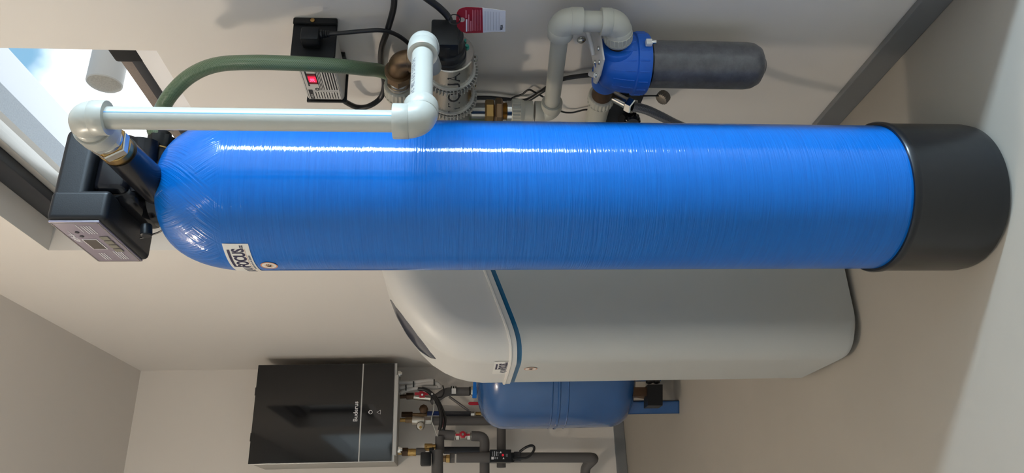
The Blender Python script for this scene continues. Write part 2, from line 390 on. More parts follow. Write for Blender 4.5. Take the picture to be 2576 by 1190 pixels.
# head and side linings
# outside: eaves and rendered strip over the window
quadwall('trim_2', [((1.70, -.2, 2.80), (1.98, 6.5, 2.86))], SOFFIT)
quadwall('trim_3', [((1.50, 1.0, 2.70), (1.72, 6.5, 2.78))], RENDERC)
vp = thing('vent_pipe', 'pale round vent pipe outside the window with a speckled cut end', 'pipe', P(262, 215, x=1.30))
pe = P(262, 212, x=1.30)
lathe('pipe_wall', [(.047, 0), (.050, .003), (.050, .6)], pe, (1, 0, 0), PIPEW, vp)
lathe('pipe_end', [(.0, -.004), (.030, -.004), (.046, -.001), (.047, .0)], pe, (1, 0, 0), PIPEE, vp)
tube('hanger_strap', [pe+V((.35, 0, .05)), pe+V((.35, 0, .9))], .006, FRAME, vp)

# ================================================================== BLUE TANK
TX, TY, TR = .554, 1.138, .1285
tank = thing('pressure_tank', 'tall blue fibreglass softener tank standing on the floor in a black base', 'tank', (TX, TY, 0))
prof = [(.10, .025), (.1285, .05)]
prof += [(TR, z) for z in (.2, .5, .8, 1.1, 1.255)]
zt, zs = 1.396, 1.262
for i in range(1, 17):
    t = i/16*PI/2; r = .048+(TR-.048)*math.cos(t)**.92 if i < 16 else .05; prof.append((max(r, .05), zs+(zt-zs)*math.sin(t)))
lathe('tank_shell', prof, (TX, TY, 0), (0, 0, 1), TANKM, tank, 128, uv=True)
bm = bmesh.new(); add_lathe(bm, [(.122, .0), (.130, .006), (.1325, .02), (.1325, .155), (.1345, .158), (.1350, .168), (.1330, .171), (.1290, .171), (.129, .12)], (TX, TY, 0), (0, 0, 1), 96)
mesh('tank_base', bm, BOOT, tank)
lathe('neck_collar', [(.050, 0), (.054, .002), (.054, .008), (.048, .012)], (TX, TY, zt-.006), (0, 0, 1), mat('grey_blue_neck', (.20, .26, .36), .4), tank, 64)
def on_tank(ang, z, h=0):
    r = TR
    if z > zs:
        s = min(1, (z-zs)/(zt-zs)); t = math.asin(s); r = .048+(TR-.048)*math.cos(t)**.92
    return V((TX+(r+h)*math.sin(ang), TY+(r+h)*math.cos(ang), z))
# angle on the tank from photo row (compass bearing of the surface point)
def tank_ang(Y):
    u = 1190-Y; az = math.atan((u-595)/FPX)+YAW
    d = V((math.sin(az), math.cos(az))); c = V((TX, TY)); b = d.dot(c); q = b*b-(c.dot(c)-TR*TR); k = b-math.sqrt(max(q, 0)); p = d*k-c
    return math.atan2(p.x, p.y)
a0 = tank_ang(613); z0 = P(552, 640, y=1.02).z
def stk(x, y, z, a0=a0, z0=None): return None
zc = P(560, 645, y=1.03).z
A0 = tank_ang(612)                     # right end of the sticker
W_ = .115; H_ = .040
def wrap_t(x, y, z): return on_tank(A0 + (W_-x)/TR, zc+y, .0006+z)
bm = bmesh.new(); g = []
for i in range(25):
    g.append([bm.verts.new(wrap_t(W_*i/24, H_*(j/4-.5), 0)) for j in range(5)])
for i in range(24):
    for j in range(4): bm.faces.new((g[i][j], g[i+1][j], g[i+1][j+1], g[i][j+1]))
st = mesh('name_sticker', bm, STICK, tank, angle=180); st['label'] = 'white sticker reading FOCUS.cz'
def rng_lines(name, rects, m, wr, par):
    bm = bmesh.new()
    for (a, b, c, d) in rects:
        n = max(1, int((c-a)/.004)); v0 = [(bm.verts.new(wr(a+(c-a)*i/n, b, .0004)), bm.verts.new(wr(a+(c-a)*i/n, d, .0004))) for i in range(n+1)]
        for i in range(n): bm.faces.new((v0[i][0], v0[i+1][0], v0[i+1][1], v0[i][1]))
    return mesh(name, bm, m, par, smooth=False)
text('lettering', 'FOCUS', .026, (0, 0, 0), (1, 0, 0), (0, 1, 0), NAVY, st, wrap=lambda x, y, z: wrap_t(x+.050, y-.010, z+.0003), sx=.66, bold=.03)
text('lettering', 'AQUA', .018, (0, 0, 0), (1, 0, 0), (0, 1, 0), GPRINT, st, wrap=lambda x, y, z: wrap_t(x+.010, y-.010, z+.0003), sx=.85, bold=.02)
text('lettering', '.cz', .010, (0, 0, 0), (1, 0, 0), (0, 1, 0), NAVY, st, wrap=lambda x, y, z: wrap_t(x+.1035, y-.010, z+.0003), sx=.75, bold=.02)
rng_lines('overline', [(.050, .0115, .102, .0155), (.050, .006, .0535, .0155)], NAVY, wrap_t, st)
rng_lines('underline', [(.004, -.0125, .104, -.0118)], ORANGEL, wrap_t, st)
rng_lines('small_print', [(.076, -.0175, .088, -.0145)]+[(x, -.0172, x+.004, -.0148) for x in (.04, .046, .052, .058, .064, .07)], GPRINT, wrap_t, st)
# round sticker
def round_sticker(par, wr, R_, name='round_sticker', face=None):
    bm = bmesh.new(); c = bm.verts.new(wr(0, 0, 0)); rr = []
    for q in (.25, .5, .75, 1): rr.append([bm.verts.new(wr(R_*q*math.cos(2*PI*k/36), R_*q*math.sin(2*PI*k/36), 0)) for k in range(36)])
    for k in range(36):
        bm.faces.new((c, rr[0][k], rr[0][(k+1) % 36]))
        for i in range(3): bm.faces.new((rr[i][k], rr[i+1][k], rr[i+1][(k+1) % 36], rr[i][(k+1) % 36]))
    s = mesh(name, bm, face or STICK, par, angle=180)
    bm = bmesh.new()
    for (q0, q1) in ((.86, 1.0),):
        a = [[bm.verts.new(wr(R_*q*math.cos(2*PI*k/36), R_*q*math.sin(2*PI*k/36), .0003)) for k in range(36)] for q in (q0, q1)]
        for k in range(36): bm.faces.new((a[0][k], a[1][k], a[1][(k+1) % 36], a[0][(k+1) % 36]))
    mesh('sticker_rim', bm, ORANGE, s)
    bm = bmesh.new(); hx = [bm.verts.new(wr(R_*.56*math.cos(PI/3*k+.3), R_*.56*math.sin(PI/3*k+.3), .0003)) for k in range(6)]; bm.faces.new(hx); mesh('emblem', bm, ORANGEL, s, smooth=False)
    text('lettering', 'AF', R_*.8, (0, 0, 0), (1, 0, 0), (0, 1, 0), PRINT, s, wrap=lambda x, y, z: wr(x-R_*.42, y-R_*.28, z*.5+.0006), bold=.01)
    return s
ar = tank_ang(666); zr = P(643, 666, y=1.06).z
round_sticker(tank, lambda x, y, z: on_tank(ar-x/TR, zr+y, .0007+z), .0135)

# ================================================================== CONTROL VALVE
cv = thing('control_valve', 'black softener control valve with mauve display screwed onto the tank top', 'valve', (TX, TY, zt))
hx0, hx1, hy0, hy1, hz1 = .468, .628, 1.05, 1.226, 1.534
bm = bmesh.new(); add_box(bm, (hx0, hy0, 1.446), (hx0+.052, hy1, hz1), .009, 3); add_box(bm, (hx0+.010, hy0+.0008, 1.484), (hx1, hy1-.0008, hz1-.0008), .010, 3)
wnorm(mesh('housing', bm, BLACK, cv))
bm = bmesh.new(); add_box(bm, (hx0-.0025, hy0+.004, 1.456), (hx0+.001, hy1-.004, hz1-.004), .001); pan = mesh('display_panel', bm, PURP, cv)
pan['label'] = 'mauve display foil with screen and keys'
XD, YD, OD = V((0, -1, 0)), V((0, 0, 1)), V((hx0-.0028, hy1-.006, 1.458))   # panel plane, read from the left
PW, PH = hy1-hy0-.012, hz1-1.456-.008
lines('panel_border', [(0, 0, PW, .0012), (0, PH-.0012, PW, PH), (0, 0, .0012, PH), (PW-.0012, 0, PW, PH)], OD, XD, YD, NICKEL, pan)
text('lettering', 'AYF-1', .0120, OD+XD*.088+YD*(PH-.0135), XD, YD, WPRINT, pan, bold=.01, shear=.2)
lines('screen_border', [(.058, .030, .100, .053)], OD, XD, YD, WPRINT, pan, th=.0004)
lines('lcd_screen', [(.0595, .0315, .0985, .0515)], OD+V((-.0003, 0, 0)), XD, YD, LCD, pan, th=.0004)
for k, x in enumerate((.112, .128)): disc('indicator_light', OD+XD*x+YD*.047, (-1, 0, 0), .0032, PRINT, pan, th=.0008)
rn = random.Random(2)
lines('small_print', para(4, .030, .122, .030, .004, .0012, rn)+para(4, .036, .012, .026, .0038, .0012, rn)+para(3, .030, .010, .052, .004, .0014, rn)+[(.108, .058, .134, .0588), (.128, .036, .158, .0368)], OD, XD, YD, WPRINT, pan, th=.0003)
for k in range(4):
    x = .048+k*.017
    o = prism('key_button', [OD+XD*(x+dx)+YD*dy for dx, dy in ((0, .008), (.013, .008), (.013, .021), (0, .021))], (-.0016, 0, 0), mat('silver_key', (.45, .43, .36), .25, metal=.8), pan, bev=.0004)
# valve body
bm = bmesh.new()
add_lathe(bm, [(.052, 0), (.054, .004), (.054, .016), (.046, .020), (.042, .032), (.042, .085)], (TX, TY, zt), (0, 0, 1), 48)
add_box(bm, (TX-.042, TY-.062, zt+.022), (TX+.052, TY+.06, zt+.075), .014, 3)
add_box(bm, (TX-.03, TY-.075, zt+.035), (TX+.075, TY-.02, zt+.088), .012, 3)
mesh('valve_body', bm, BLACKG, cv)
pz = P(345, 440, y=1.02).z
pin = V((.545, 1.06, pz))
bm = bmesh.new(); add_tube(bm, [(.545, 1.12, pz+.0), (.541, 1.06, pz), (.534, .955, pz)], [.027, .026, .0245], 32); mesh('inlet_port', bm, BLACKG, cv)
bm = bmesh.new(); add_tube(bm, [(TX-.02, 1.10, pz+.03), (TX+.07, 1.085, pz+.03)], .024, 32); mesh('piston_barrel', bm, BLACKG, cv)
dp = P(400, 395, y=1.115)
bm = bmesh.new(); add_tube(bm, [(TX+.02, 1.115, dp.z-.006), (dp.x-.018, 1.115, dp.z-.002)], [.030, .0215], 32); add_lathe(bm, [(.020, 0), (.0225, .003), (.0225, .030), (.020, .034)], (dp.x-.02, 1.115, dp.z-.002), (1, 0, .03), 32); mesh('drain_port', bm, BLACK, cv)
ring('port_washer', (dp.x+.008, 1.115, dp.z), (1, 0, 0), .010, .0235, BRASS, cv, th=.002)
lathe('drain_nut', [(.020, 0), (.0225, .002), (.0225, .024), (.014, .027), (.014, .034)], (dp.x+.011, 1.115, dp.z), (1, 0, 0), BLACK, cv, ribs=10, rib=.08, span=(.001, .024))
bm = bmesh.new(); add_lathe(bm, [(.008, 0), (.009, .002), (.009, .018), (.007, .020)], P(368, 566, y=1.12), (-.6, 0, -.1), 20); mesh('brine_nozzle', bm, BLACK, cv)
p1, p2 = P(412, 575, y=1.11), P(352, 600, y=1.14)
tube('sensor_wire', [p1, (p1*2+p2)/3+V((0, 0, -.006)), (p1+p2*2)/3+V((0, 0, -.004)), p2], .0014, CABLE, cv, 8, sm=6)

# ================================================================== GREEN DRAIN HOSE
gh = thing('drain_hose', 'green braided drain hose arching from the valve down along the wall', 'hose', (dp.x+.05, 1.115, dp.z))
gp = [V((dp.x+.036, 1.115, dp.z)), P(390, 325, y=1.12), P(405, 280, x=.745), P(432, 235, x=.775), P(480, 190, x=.80), P(545, 163, x=.805), P(640, 157, x=.80), P(750, 160, x=.798), P(850, 166, x=.808), P(915, 173, x=.835), P(965, 181, x=.868), P(1040, 215, x=.882), P(1120, 262, x=.892), P(1215, 312, x=.893), P(1320, 345, x=.89), P(1500, 352, x=.89)]
tube('hose_wall', gp, .0135, HOSEG, gh, 24, sm=8)
lathe('hose_clamp', [(.0145, 0), (.0165, .001), (.0165, .011), (.0145, .012)], (dp.x+.052, 1.115, dp.z+.001), (1, 0, .02), STEEL, gh, ribs=24, rib=.04, span=(0, .02))
box('clamp_screw', (dp.x+.052, 1.095, dp.z+.010), (dp.x+.064, 1.112, dp.z+.024), CHROME, gh, bev=.002)

# ================================================================== WHITE RISER PIPE
RX_, RY_ = .5235, .849
zt1 = P(206, 300, y=RY_).z; zb1 = P(1058, 300, y=RY_).z
rp = thing('riser_pipe', 'white plastic water pipe with blue stripe hanging before the blue tank', 'pipe', (RX_, RY_, zb1))
C1, C2 = V((RX_, RY_, zt1)), V((RX_, RY_, zb1))
x3 = P(1064, 108, y=.925); C3 = V((x3.x, x3.y, x3.z))
pd = V((.537, .955, pz))-C1
e1 = (V((.5345, .955, pz+.002))-C1).normalized()
cyl('pipe', C1+V((0, 0, -.02)), C2+V((0, 0, .02)), .0149, PPR, rp, 48)
# blue stripe running along the pipe
sa = math.atan2(CR.x*.42+(-CF.x)*.90, CR.y*.42+(-CF.y)*.90); 
for (da, wd, m_) in ((0, .0015, mat('light_blue_stripe', (.10, .32, .68), .4)),):
    bm = bmesh.new(); q = []
    for zz in (C1.z-.022, C2.z+.022): q.append([bm.verts.new(V((RX_+.01505*math.sin(sa+k*wd/.016/3), RY_+.01505*math.cos(sa+k*wd/.016/3), zz))) for k in range(4)])
    for k in range(3): bm.faces.new((q[0][k], q[0][k+1], q[1][k+1], q[1][k]))
    mesh('blue_stripe', bm, m_, rp)
elbow('elbow', C1, (0, 0, -1), e1, .032, .0225, PPR, rp)
d23 = (C3-C2).normalized()
elbow('elbow', C2, (0, 0, 1), d23, .036, .0235, PPR, rp)
cyl('pipe', C2+d23*.03, C3-d23*.02, .0160, PPR, rp, 48)
d3 = V((.38, .92, -.06)).normalized()
elbow('elbow', C3, -d23, d3, .034, .0225, PPR, rp)
cyl('pipe', C3+d3*.03, C3+d3*.155, .0160, PPR, rp, 32)
# adaptor into the valve
L1 = (V((.5345, .955, pz))-C1).length
cyl('adaptor', C1+e1*.028, C1+e1*.050, .0262, PPR, rp, 40)
hexnut('adaptor', C1+e1*.046, C1+e1*.062, .0272, PPR, rp)
ad = rp.children[-1]; 
cyl('brass_union', C1+e1*.061, C1+e1*.068, .0232, NICKEL, rp)
hexnut('brass_union', C1+e1*.067, C1+e1*.072, .0265, BRASS, rp)
hexnut('brass_union', C1+e1*.0715, C1+e1*.090, .0262, NICKEL, rp)
cyl('brass_union', C1+e1*.09, C1+e1*(L1+.006), .0235, BRASS, rp)
# printing on the short pipe (vertical in the photo, along the pipe)
side = (-CF-d23*(-CF).dot(d23)).normalized(); upv = d23.cross(side).normalized()
if upv.z < 0: upv = -upv
def wrap_p(x, y, z):
    a = (y)/.016 + .50
    return C2+d23*(.034+x)+(side*math.cos(a)+upv*math.sin(a))*(.0162+z*.3)
text('lettering', 'ax. 95 C  90Z A 675  DVGN DN', (.0098), (0, 0, 0), (1, 0, 0), (0, 1, 0), GPRINT, rp, wrap=wrap_p, sx=.80)

# ================================================================== UV REACTOR ON THE WALL
ux, uz, ur = .832, P(1132, 130, x=.832).z, .0445
uy0, uy1 = 1.108, 1.50
uv_ = thing('water_steriliser', 'stainless steel horizontal ultraviolet lamp chamber with black end cap on wall', 'steriliser', (ux, uy0, uz))
lathe('steel_chamber', [(.030, -.002), (.0425, -.002), (ur, .0), (ur, uy1-uy0), (.030, uy1-uy0+.004)], (ux, uy0, uz), (0, 1, 0), STEEL, uv_, 96)
for k, yy in enumerate((1.158, 1.242)):
    bm = bmesh.new(); n = 46
    add_lathe(bm, [(ur+.0005, 0), (ur+.004, 0), (ur+.004, .004), (ur+.0005, .004)], (ux, yy, uz), (0, 1, 0), 64)
    add_lathe(bm, [(ur+.0005, .012), (ur+.0025, .012), (ur+.0025, .015), (ur+.0005, .015)], (ux, yy, uz), (0, 1, 0), 64)
    for i in range(n):
        a = 2*PI*i/n; dr = V((math.cos(a), 0, math.sin(a))); tg = V((-math.sin(a), 0, math.cos(a)))*.0007
        b0, b1 = V((ux, yy+.003, uz))+dr*(ur+.001), V((ux, yy+.003, uz))+dr*(ur+.0085)
        q = [b0-tg, b1-tg, b1-tg+V((0, .014, 0)), b0-tg+V((0, .020, 0))]
        vs = [bm.verts.new(p) for p in q]+[bm.verts.new(p+tg*2) for p in q]
        q2 = [b0-tg, b1-tg, b1-tg+V((0, .012, 0)), b0-tg+V((0, .016, 0))]
        bm.faces.new(vs[:4]); bm.faces.new(vs[4:][::-1])
        for j in range(4): bm.faces.new((vs[j], vs[(j+1) % 4], vs[4+(j+1) % 4], vs[4+j]))
    o = mesh('ribbed_clamp', bm, mat('silver_ribbed_clamp', (.55, .55, .53), .35, metal=.7), uv_, smooth=False)
    add = V((ux+.030, yy+.004, uz-.046))
    ring('clamp_hook', add, (0, 1, 0), .004, .007, CHROME, uv_, th=.008, seg=20)
bm = bmesh.new()
add_lathe(bm, [(.024, -.062), (.0285, -.058), (.0285, -.030), (.032, -.026), (.032, -.012), (.034, -.010), (.034, -.001)], (ux-.008, uy0, uz+.004), (0, 1, 0), 48)
add_box(bm, (ux-.036, uy0-.068, uz-.016), (ux+.020, uy0-.034, uz+.032), .004)
mesh('end_cap', bm, BLACK, uv_)
lathe('earth_screw', [(.001, -.006), (.0035, -.006), (.0035, -.002), (.005, -.002), (.005, 0)], (ux+.010, uy0-.002, uz-.031), (0, 1, 0), GREENW, uv_, 6)
lathe('earth_screw', [(.001, -.004), (.0025, -.004), (.0025, 0)], (ux+.022, uy0-.004, uz-.028), (0, 1, 0), GREENW, uv_, 6)
def wrap_u(x, y, z):
    a = y/ur-.42
    return V((ux-(ur+.0004+z)*math.cos(a), 1.243-x, uz+(ur+.0004+z)*math.sin(a)))
text('lettering', 'VIQUA', .034, (0, 0, 0), (1, 0, 0), (0, 1, 0), PRINT, uv_, wrap=wrap_u, sx=1.25)
# brass elbow and union above the chamber
be = thing('brass_elbow', 'dull brass elbow above the steel chamber joined to a ribbed grey nut', 'fitting', P(1005, 150, x=.835))
b0 = P(1002, 152, x=.835); b1 = P(1055, 150, x=.835); b2d = V((0, .93, .06)).normalized()
bm = bmesh.new(); add_tube(bm, corner_path(b1, b0, b0+b2d*.055, .022), .0195, 32)
add_lathe(bm, [(.0195, 0), (.023, .001), (.023, .012), (.0195, .013)], b0+(b1-b0).normalized()*.018, b1-b0, 32); mesh('elbow_body', bm, BRONZE, be)
ring('elbow_rim', b0+b2d*.032, b2d, .012, .0265, BRONZE, be, th=.005)
hexnut('hex_nut', b0+b2d*.040, b0+b2d*.062, .0235, BRONZE, be)
threads('nipple', b0+b2d*.062, b0+b2d*.078, .018, NICKEL, be)
cyl('flange', b0+b2d*.070, b0+b2d*.078, .0235, NICKEL, be)
ribnut('ribbed_nut', b0+b2d*.078, b0+b2d*.120, .029, PPRG, be)
cyl('pipe_stub', b0+b2d*.115, b0+b2d*.33, .0170, PPRG, be)

# outlet pipe run: from the chamber down, along the wall, into the filter
A_ = P(1386, 281, x=.835); a_t = V((A_.x, A_.y, uz-ur+.004)); B_ = P(1413, 52, x=.848); Cc = V((B_.x-.002, B_.y-.002, P(1558, 48, x=.848).z))
gpipe = thing('filter_pipe', 'grey plastic pipe looping from steriliser outlet to the blue filter head', 'pipe', A_)
def zX(X): return P(X, 281, x=.835).z
def dn(z): return V((A_.x, A_.y, z))
threads('steel_nipple', a_t, dn(zX(1222)), .0175, CHROME, gpipe)
hexnut('brass_nut', dn(zX(1220)), dn(zX(1243)), .0235, BRASS, gpipe)
hexnut('brass_nut', dn(zX(1245)), dn(zX(1264)), .0275, BRONZE, gpipe)
threads('brass_nipple', dn(zX(1262)), dn(zX(1276)), .0185, BRASS, gpipe)
cyl('steel_ring', dn(zX(1274)), dn(zX(1288)), .0215, CHROME, gpipe)
ribnut('ribbed_nut', dn(zX(1286)), dn(zX(1318)), .0262, PPRG, gpipe)
cyl('socket', dn(zX(1314)), dn(zX(1340)), .0225, PPRG, gpipe)
dAB = (B_-A_).normalized()
elbow('elbow', A_, (0, 0, 1), dAB, .034, .0215, PPRG, gpipe)
cyl('pipe', A_+dAB*.02, B_-dAB*.02, .0160, PPRG, gpipe, 40)
elbow('elbow', B_, -dAB, (0, 0, -1), .036, .0235, PPRG, gpipe)
cyl('pipe', B_+V((0, 0, -.02)), Cc+V((0, 0, .02)), .0185, PPRG, gpipe, 40)
HX, HY = .828, 1.128
hz = P(1555, 150, x=HX).z
D_ = V((HX, HY-.045, hz)); dCD = (V((HX, HY, hz+.0))-Cc).normalized()
elbow('elbow', Cc, (0, 0, 1), dCD, .032, .0240, PPRG, gpipe)
ribnut('ribbed_nut', Cc+dCD*.022, Cc+dCD*.045, .0265, PPRG, gpipe)
cyl('brass_nipple', Cc+dCD*.048, Cc+dCD*.062, .0185, DKBRONZE, gpipe)

# ================================================================== FILTER
fl = thing('water_filter', 'blue headed water filter with smoky steel bowl hung on a white bracket', 'filter', (HX, HY, hz))
zc0 = P(1628, 150, x=HX).z; ztp = P(1508, 150, x=HX).z
zlo = P(1921, 157, x=HX).z; zk = P(1592, 150, x=HX).z
pr = [(.020, 0), (.034, -.002), (.043, -.010), (.049, -.025), (.053, -.045), (.055, zk-ztp), (.0585, zk-ztp-.002), (.0585, zc0-ztp+.004), (.056, zc0-ztp), (.046, zc0-ztp)]
bm = bmesh.new(); add_lathe(bm, pr, (HX, HY, ztp), (0, 0, 1), 72)
hd = mesh('filter_head', bm, BLUEH, fl)
bm = bmesh.new()
for k in range(18):
    a = 2*PI*k/18; dr = V((math.cos(a), math.sin(a), 0)); tg = V((-dr.y, dr.x, 0))*.0012
    add_tube(bm, [V((HX, HY, ztp-.022))+dr*.0475, V((HX, HY, ztp-.045))+dr*.0528, V((HX, HY, zk+.003))+dr*.0547], .0010, 6)
    add_tube(bm, [V((HX, HY, zk-.004))+dr*.0585, V((HX, HY, zc0+.006))+dr*.0585], .0012, 6)
mesh('grip_rib', bm, BLUEH, hd)
inl = V((HX, HY, hz))-dCD*.07
lathe('inlet_boss', [(.019, .008), (.019, 0), (.0315, 0), (.0335, .003), (.035, .022), (.042, .045)], Cc+dCD*.052, dCD, BLUEH, hd)
od = (P(1500, 292, x=.845)-P(1520, 212, x=.83)).normalized(); oo = P(1524, 200, x=.83)
lathe('outlet_boss', [(.030, -.03), (.028, .0), (.027, .012), (.018, .012)], oo, od, BLUEH, hd)
STN = mat('smoky_filter_bowl', (.105, .105, .115), .38, metal=.1, var=.85, vscale=48, coat=.5, coatr=.06)
for _q in STN.node_tree.nodes:
    if _q.type == 'TEX_NOISE': _q.inputs['Detail'].default_value = 9; _q.inputs['Roughness'].default_value = .72
bl = P(1625, 157, x=HX)
BLn = zc0-zlo
bp = [(.044, .004), (.0445, 0), (.0445, -(BLn-.034)), (.0425, -(BLn-.020)), (.036, -(BLn-.008)), (.026, -(BLn-.002)), (.018, -BLn), (.016, -BLn-.004), (.002, -BLn-.005)]
lathe('filter_bowl', bp, (HX, HY, zc0), (0, 0, 1), STN, fl, 72)
lathe('clamp_band', [(.0448, 0), (.0465, -.001), (.0465, -.004), (.0448, -.005)], (HX, HY, zc0-.001), (0, 0, 1), BLACKG, fl, 64)
q = P(1632, 108, x=HX)
box('vent_screw', q-V((.006, .006, .006)), q+V((.006, .004, .006)), WHITEP, fl, bev=.002)
lathe('vent_screw', [(.0035, 0), (.004, .002), (.004, .009), (.002, .011)], q+V((0, -.002, -.004)), (0, -.2, -1), CHROME, fl, 16)
# bracket: horizontal plate over the head and a wall plate
bk = thing('filter_bracket', 'white bracket screwed to the wall carrying the blue filter head', 'bracket', (WX, HY, ztp))
zb = ztp+.0025
pl = [P(X, Y, z=zb) for X, Y in ((1478, 64), (1512, 66), (1516, 110), (1522, 150), (1512, 190), (1502, 212), (1496, 208), (1497, 165), (1490, 135), (1482, 112))]
prism('carrier_plate', pl, (0, 0, .003), WHITEP, bk, bev=.0008)
wp = [P(X, Y, x=WX-.004) for X, Y in ((1442, 62), (1500, 62), (1502, 120), (1488, 118), (1468, 106), (1448, 112), (1440, 96))]
prism('wall_plate', wp, (.004, 0, 0), WHITEP, bk, bev=.0008)
g1 = [P(1462, 64, x=WX-.004), P(1476, 78, x=.875), P(1486, 104, x=.85), P(1493, 138, x=.83)]
tube('brace', g1, .004, WHITEP, bk, 10, sm=6)
tube('brace', [P(1500, 190, z=zb+.004), P(1486, 186, z=zb+.004)], .0055, WHITEP, bk, 12)
for X, Y in ((1507, 122), (1498, 157), (1509, 157), (1501, 190)):
    lathe('plate_screw', [(.0045, 0), (.005, .001), (.0045, .003), (.002, .0036)], P(X, Y, z=zb+.003), (0, 0, 1), CHROME, bk, 20)
q = P(1462, 99, x=WX-.005); lathe('wall_screw', [(.009, 0), (.009, .002), (.0065, .0022), (.0065, .005), (.003, .006)], q, (-1, 0, 0), CHROME, bk, 24)
# outlet of the filter
fo = thing('outlet_fitting', 'dark bronze outlet fitting under the filter with a ribbed grey nut', 'fitting', oo)
bm = bmesh.new(); add_tube(bm, [oo+od*.010, oo+od*.035, oo+od*.064], [.0185, .0195, .0215], 32); mesh('bronze_neck', bm, DKBRONZE, fo)
ribnut('ribbed_nut', oo+od*.062, oo+od*.098, .0275, PPRG, fo)
cyl('pipe_stub', oo+od*.092, oo+od*.30, .0225, PPRG, fo)
# angle valve, braided hose, hanging cap
av0, av1 = P(1538, 240, x=.835), P(1592, 268, x=.80)
avd = (av1-av0).normalized()
bh = thing('braided_hose', 'steel braided flexible hose leaving the filter outlet towards the floor', 'hose', av0)
cyl('chrome_connector', av0, av0+avd*.040, .0115, CHROME, bh)
hexnut('chrome_nut', av0+avd*.040, av0+avd*.056, .0165, CHROME, bh)
tube('hose_wall', [av0+avd*.054, P(1625, 276, x=.795), P(1665, 294, x=.79), P(1710, 316, x=.785), P(1790, 345, x=.78), P(1900, 365, x=.78)], .0095, HOSES, bh, 20, sm=8)
tp = thing('drain_tap', 'black drain tap body behind the filter beside the blue tank', 'tap', P(1545, 275, x=.86))
bm = bmesh.new()
c = P(1545, 272, x=.865); add_box(bm, c-V((.016, .040, .026)), c+V((.016, .040, .022)), .006)
c = P(1592, 250, x=.868); add_box(bm, c-V((.012, .036, .018)), c+V((.012, .034, .016)), .006)
add_tube(bm, [P(1560, 240, x=.865), P(1600, 238, x=.865)], .010, 16)
add_lathe(bm, [(.014, 0), (.016, .003), (.016, .03), (.012, .034)], P(1592, 300, x=.85), (-.3, -.4, .8), 24)
mesh('tap_body', bm, BLACK, tp)
lathe('tap_knob', [(.014, 0), (.017, .004), (.017, .018), (.012, .022)], P(1590, 296, x=.84), (-.9, -.4, .1), BLACKG, tp, ribs=12, rib=.1, span=(.003, .019))
cp = thing('hanging_cap', 'ribbed metal cap dangling on a black strap right of the filter', 'cap', P(1668, 245, x=.86))
c = P(1668, 245, x=.86); ax = V((-.75, -.10, .62))
lathe('cap_shell', [(.004, -.008), (.013, -.008), (.0145, -.006), (.0145, .006), (.012, .008), (.003, .008)], c, ax, mat('dull_ribbed_metal', (.20, .18, .155), .45, metal=.8), cp, ribs=18, rib=.1, span=(-.0065, .0065))
tube('strap', [P(1602, 242, x=.86), P(1630, 241, x=.86), P(1657, 241, x=.86)], .0016, BLACK, cp, 8, sm=4)

# ================================================================== BALLAST CONTROLLER
def rrect(x0, z0, x1, z1, y, r=.008, n=5):
    o = []
    for cx, cz, a0 in ((x0+r, z0+r, PI), (x1-r*.4, z0+r*.4, 1.5*PI), (x1-r*.4, z1-r*.4, 0), (x0+r, z1-r, .5*PI)):
        rr = r if cx < (x0+x1)/2 else r*.4
        o += [(cx+rr*math.cos(a0+PI/2*i/n), y, cz+rr*math.sin(a0+PI/2*i/n)) for i in range(n+1)]
    return o
bx0 = .832
yA = P(790, 138, x=bx0).y; yB = P(815, 252, x=bx0).y
zT, zB_ = P(736, 138, x=bx0).z, P(838, 138, x=bx0).z
bc = thing('lamp_controller', 'small grey lamp controller box with red display and black ends on wall', 'controller', (WX, yA, zB_))
bm = bmesh.new(); add_box(bm, (bx0, yA-.001, zB_), (WX-.012, yB, zT), .006, 3); mesh('case', bm, CABL, bc)
prism('end_plate', rrect(bx0-.012, zB_-.004, WX-.0005, zT+.003, yA-.004), (0, .006, 0), BLACK, bc, bev=.004 if False else .0015)
bm = bmesh.new(); add_box(bm, (bx0-.004, yB-.001, zB_-.004), (WX-.0005, yB+.004, zT+.002), .0015); add_box(bm, (WX-.012, yB-.055, zB_-.004), (WX-.0005, yB+.002, zT+.002), .001); mesh('back_plate', bm, BLACK, bc)
add = V((WX-.008, yA-.006, (zT+zB_)/2)); lathe('plate_screw', [(.004, 0), (.0042, .002), (.002, .003)], V((WX-.008, yA-.009, (zT+zB_)/2+.004)), (0, -1, 0), BRASS, bc, 16)
prism('mounting_lip', [(WX-.015, yA-.009, zB_-.004), (WX-.0005, yA-.009, zB_-.004), (WX-.0005, yA-.009, zT+.003), (WX-.015, yA-.009, zT+.003)], (0, .006, 0), BLACK, bc, bev=.0015)
# printed face, read with its top towards the room's near side: x runs along the box, y up
XF, YF = V((0, -1, 0)), V((0, 0, 1)); OF = V((bx0-.0004, yB-.004, zB_+.004)); FW, FH = (yB-yA)-.008, (zT-zB_)-.008
XF2, YF2 = YF, -XF
face = lines('face_label', [(0, 0, FW, FH)], OF, XF, YF, STICK, bc, th=.0004)
OF2 = OF+V((-.0005, 0, 0))
b_ = .0006
lines('label_border', [(0.001, .001, FW-.001, .001+b_), (.001, FH-.001-b_, FW-.001, FH-.001), (.001, .001, .001+b_, FH-.001), (FW-.001-b_, .001, FW-.001, FH-.001), (.030, .004, .0304, FH-.004)], OF2, XF, YF, PRINT, face)
rn = random.Random(7)
def vpara(n, x0, x1, y0, dy, h):
    o = []
    for i in range(n):
        x = x0
        while x < x1-.001:
            L = rn.uniform(.0015, .005); o.append((x, y0+i*dy, min(x+L, x1), y0+i*dy+h)); x += L+.0006
    return o
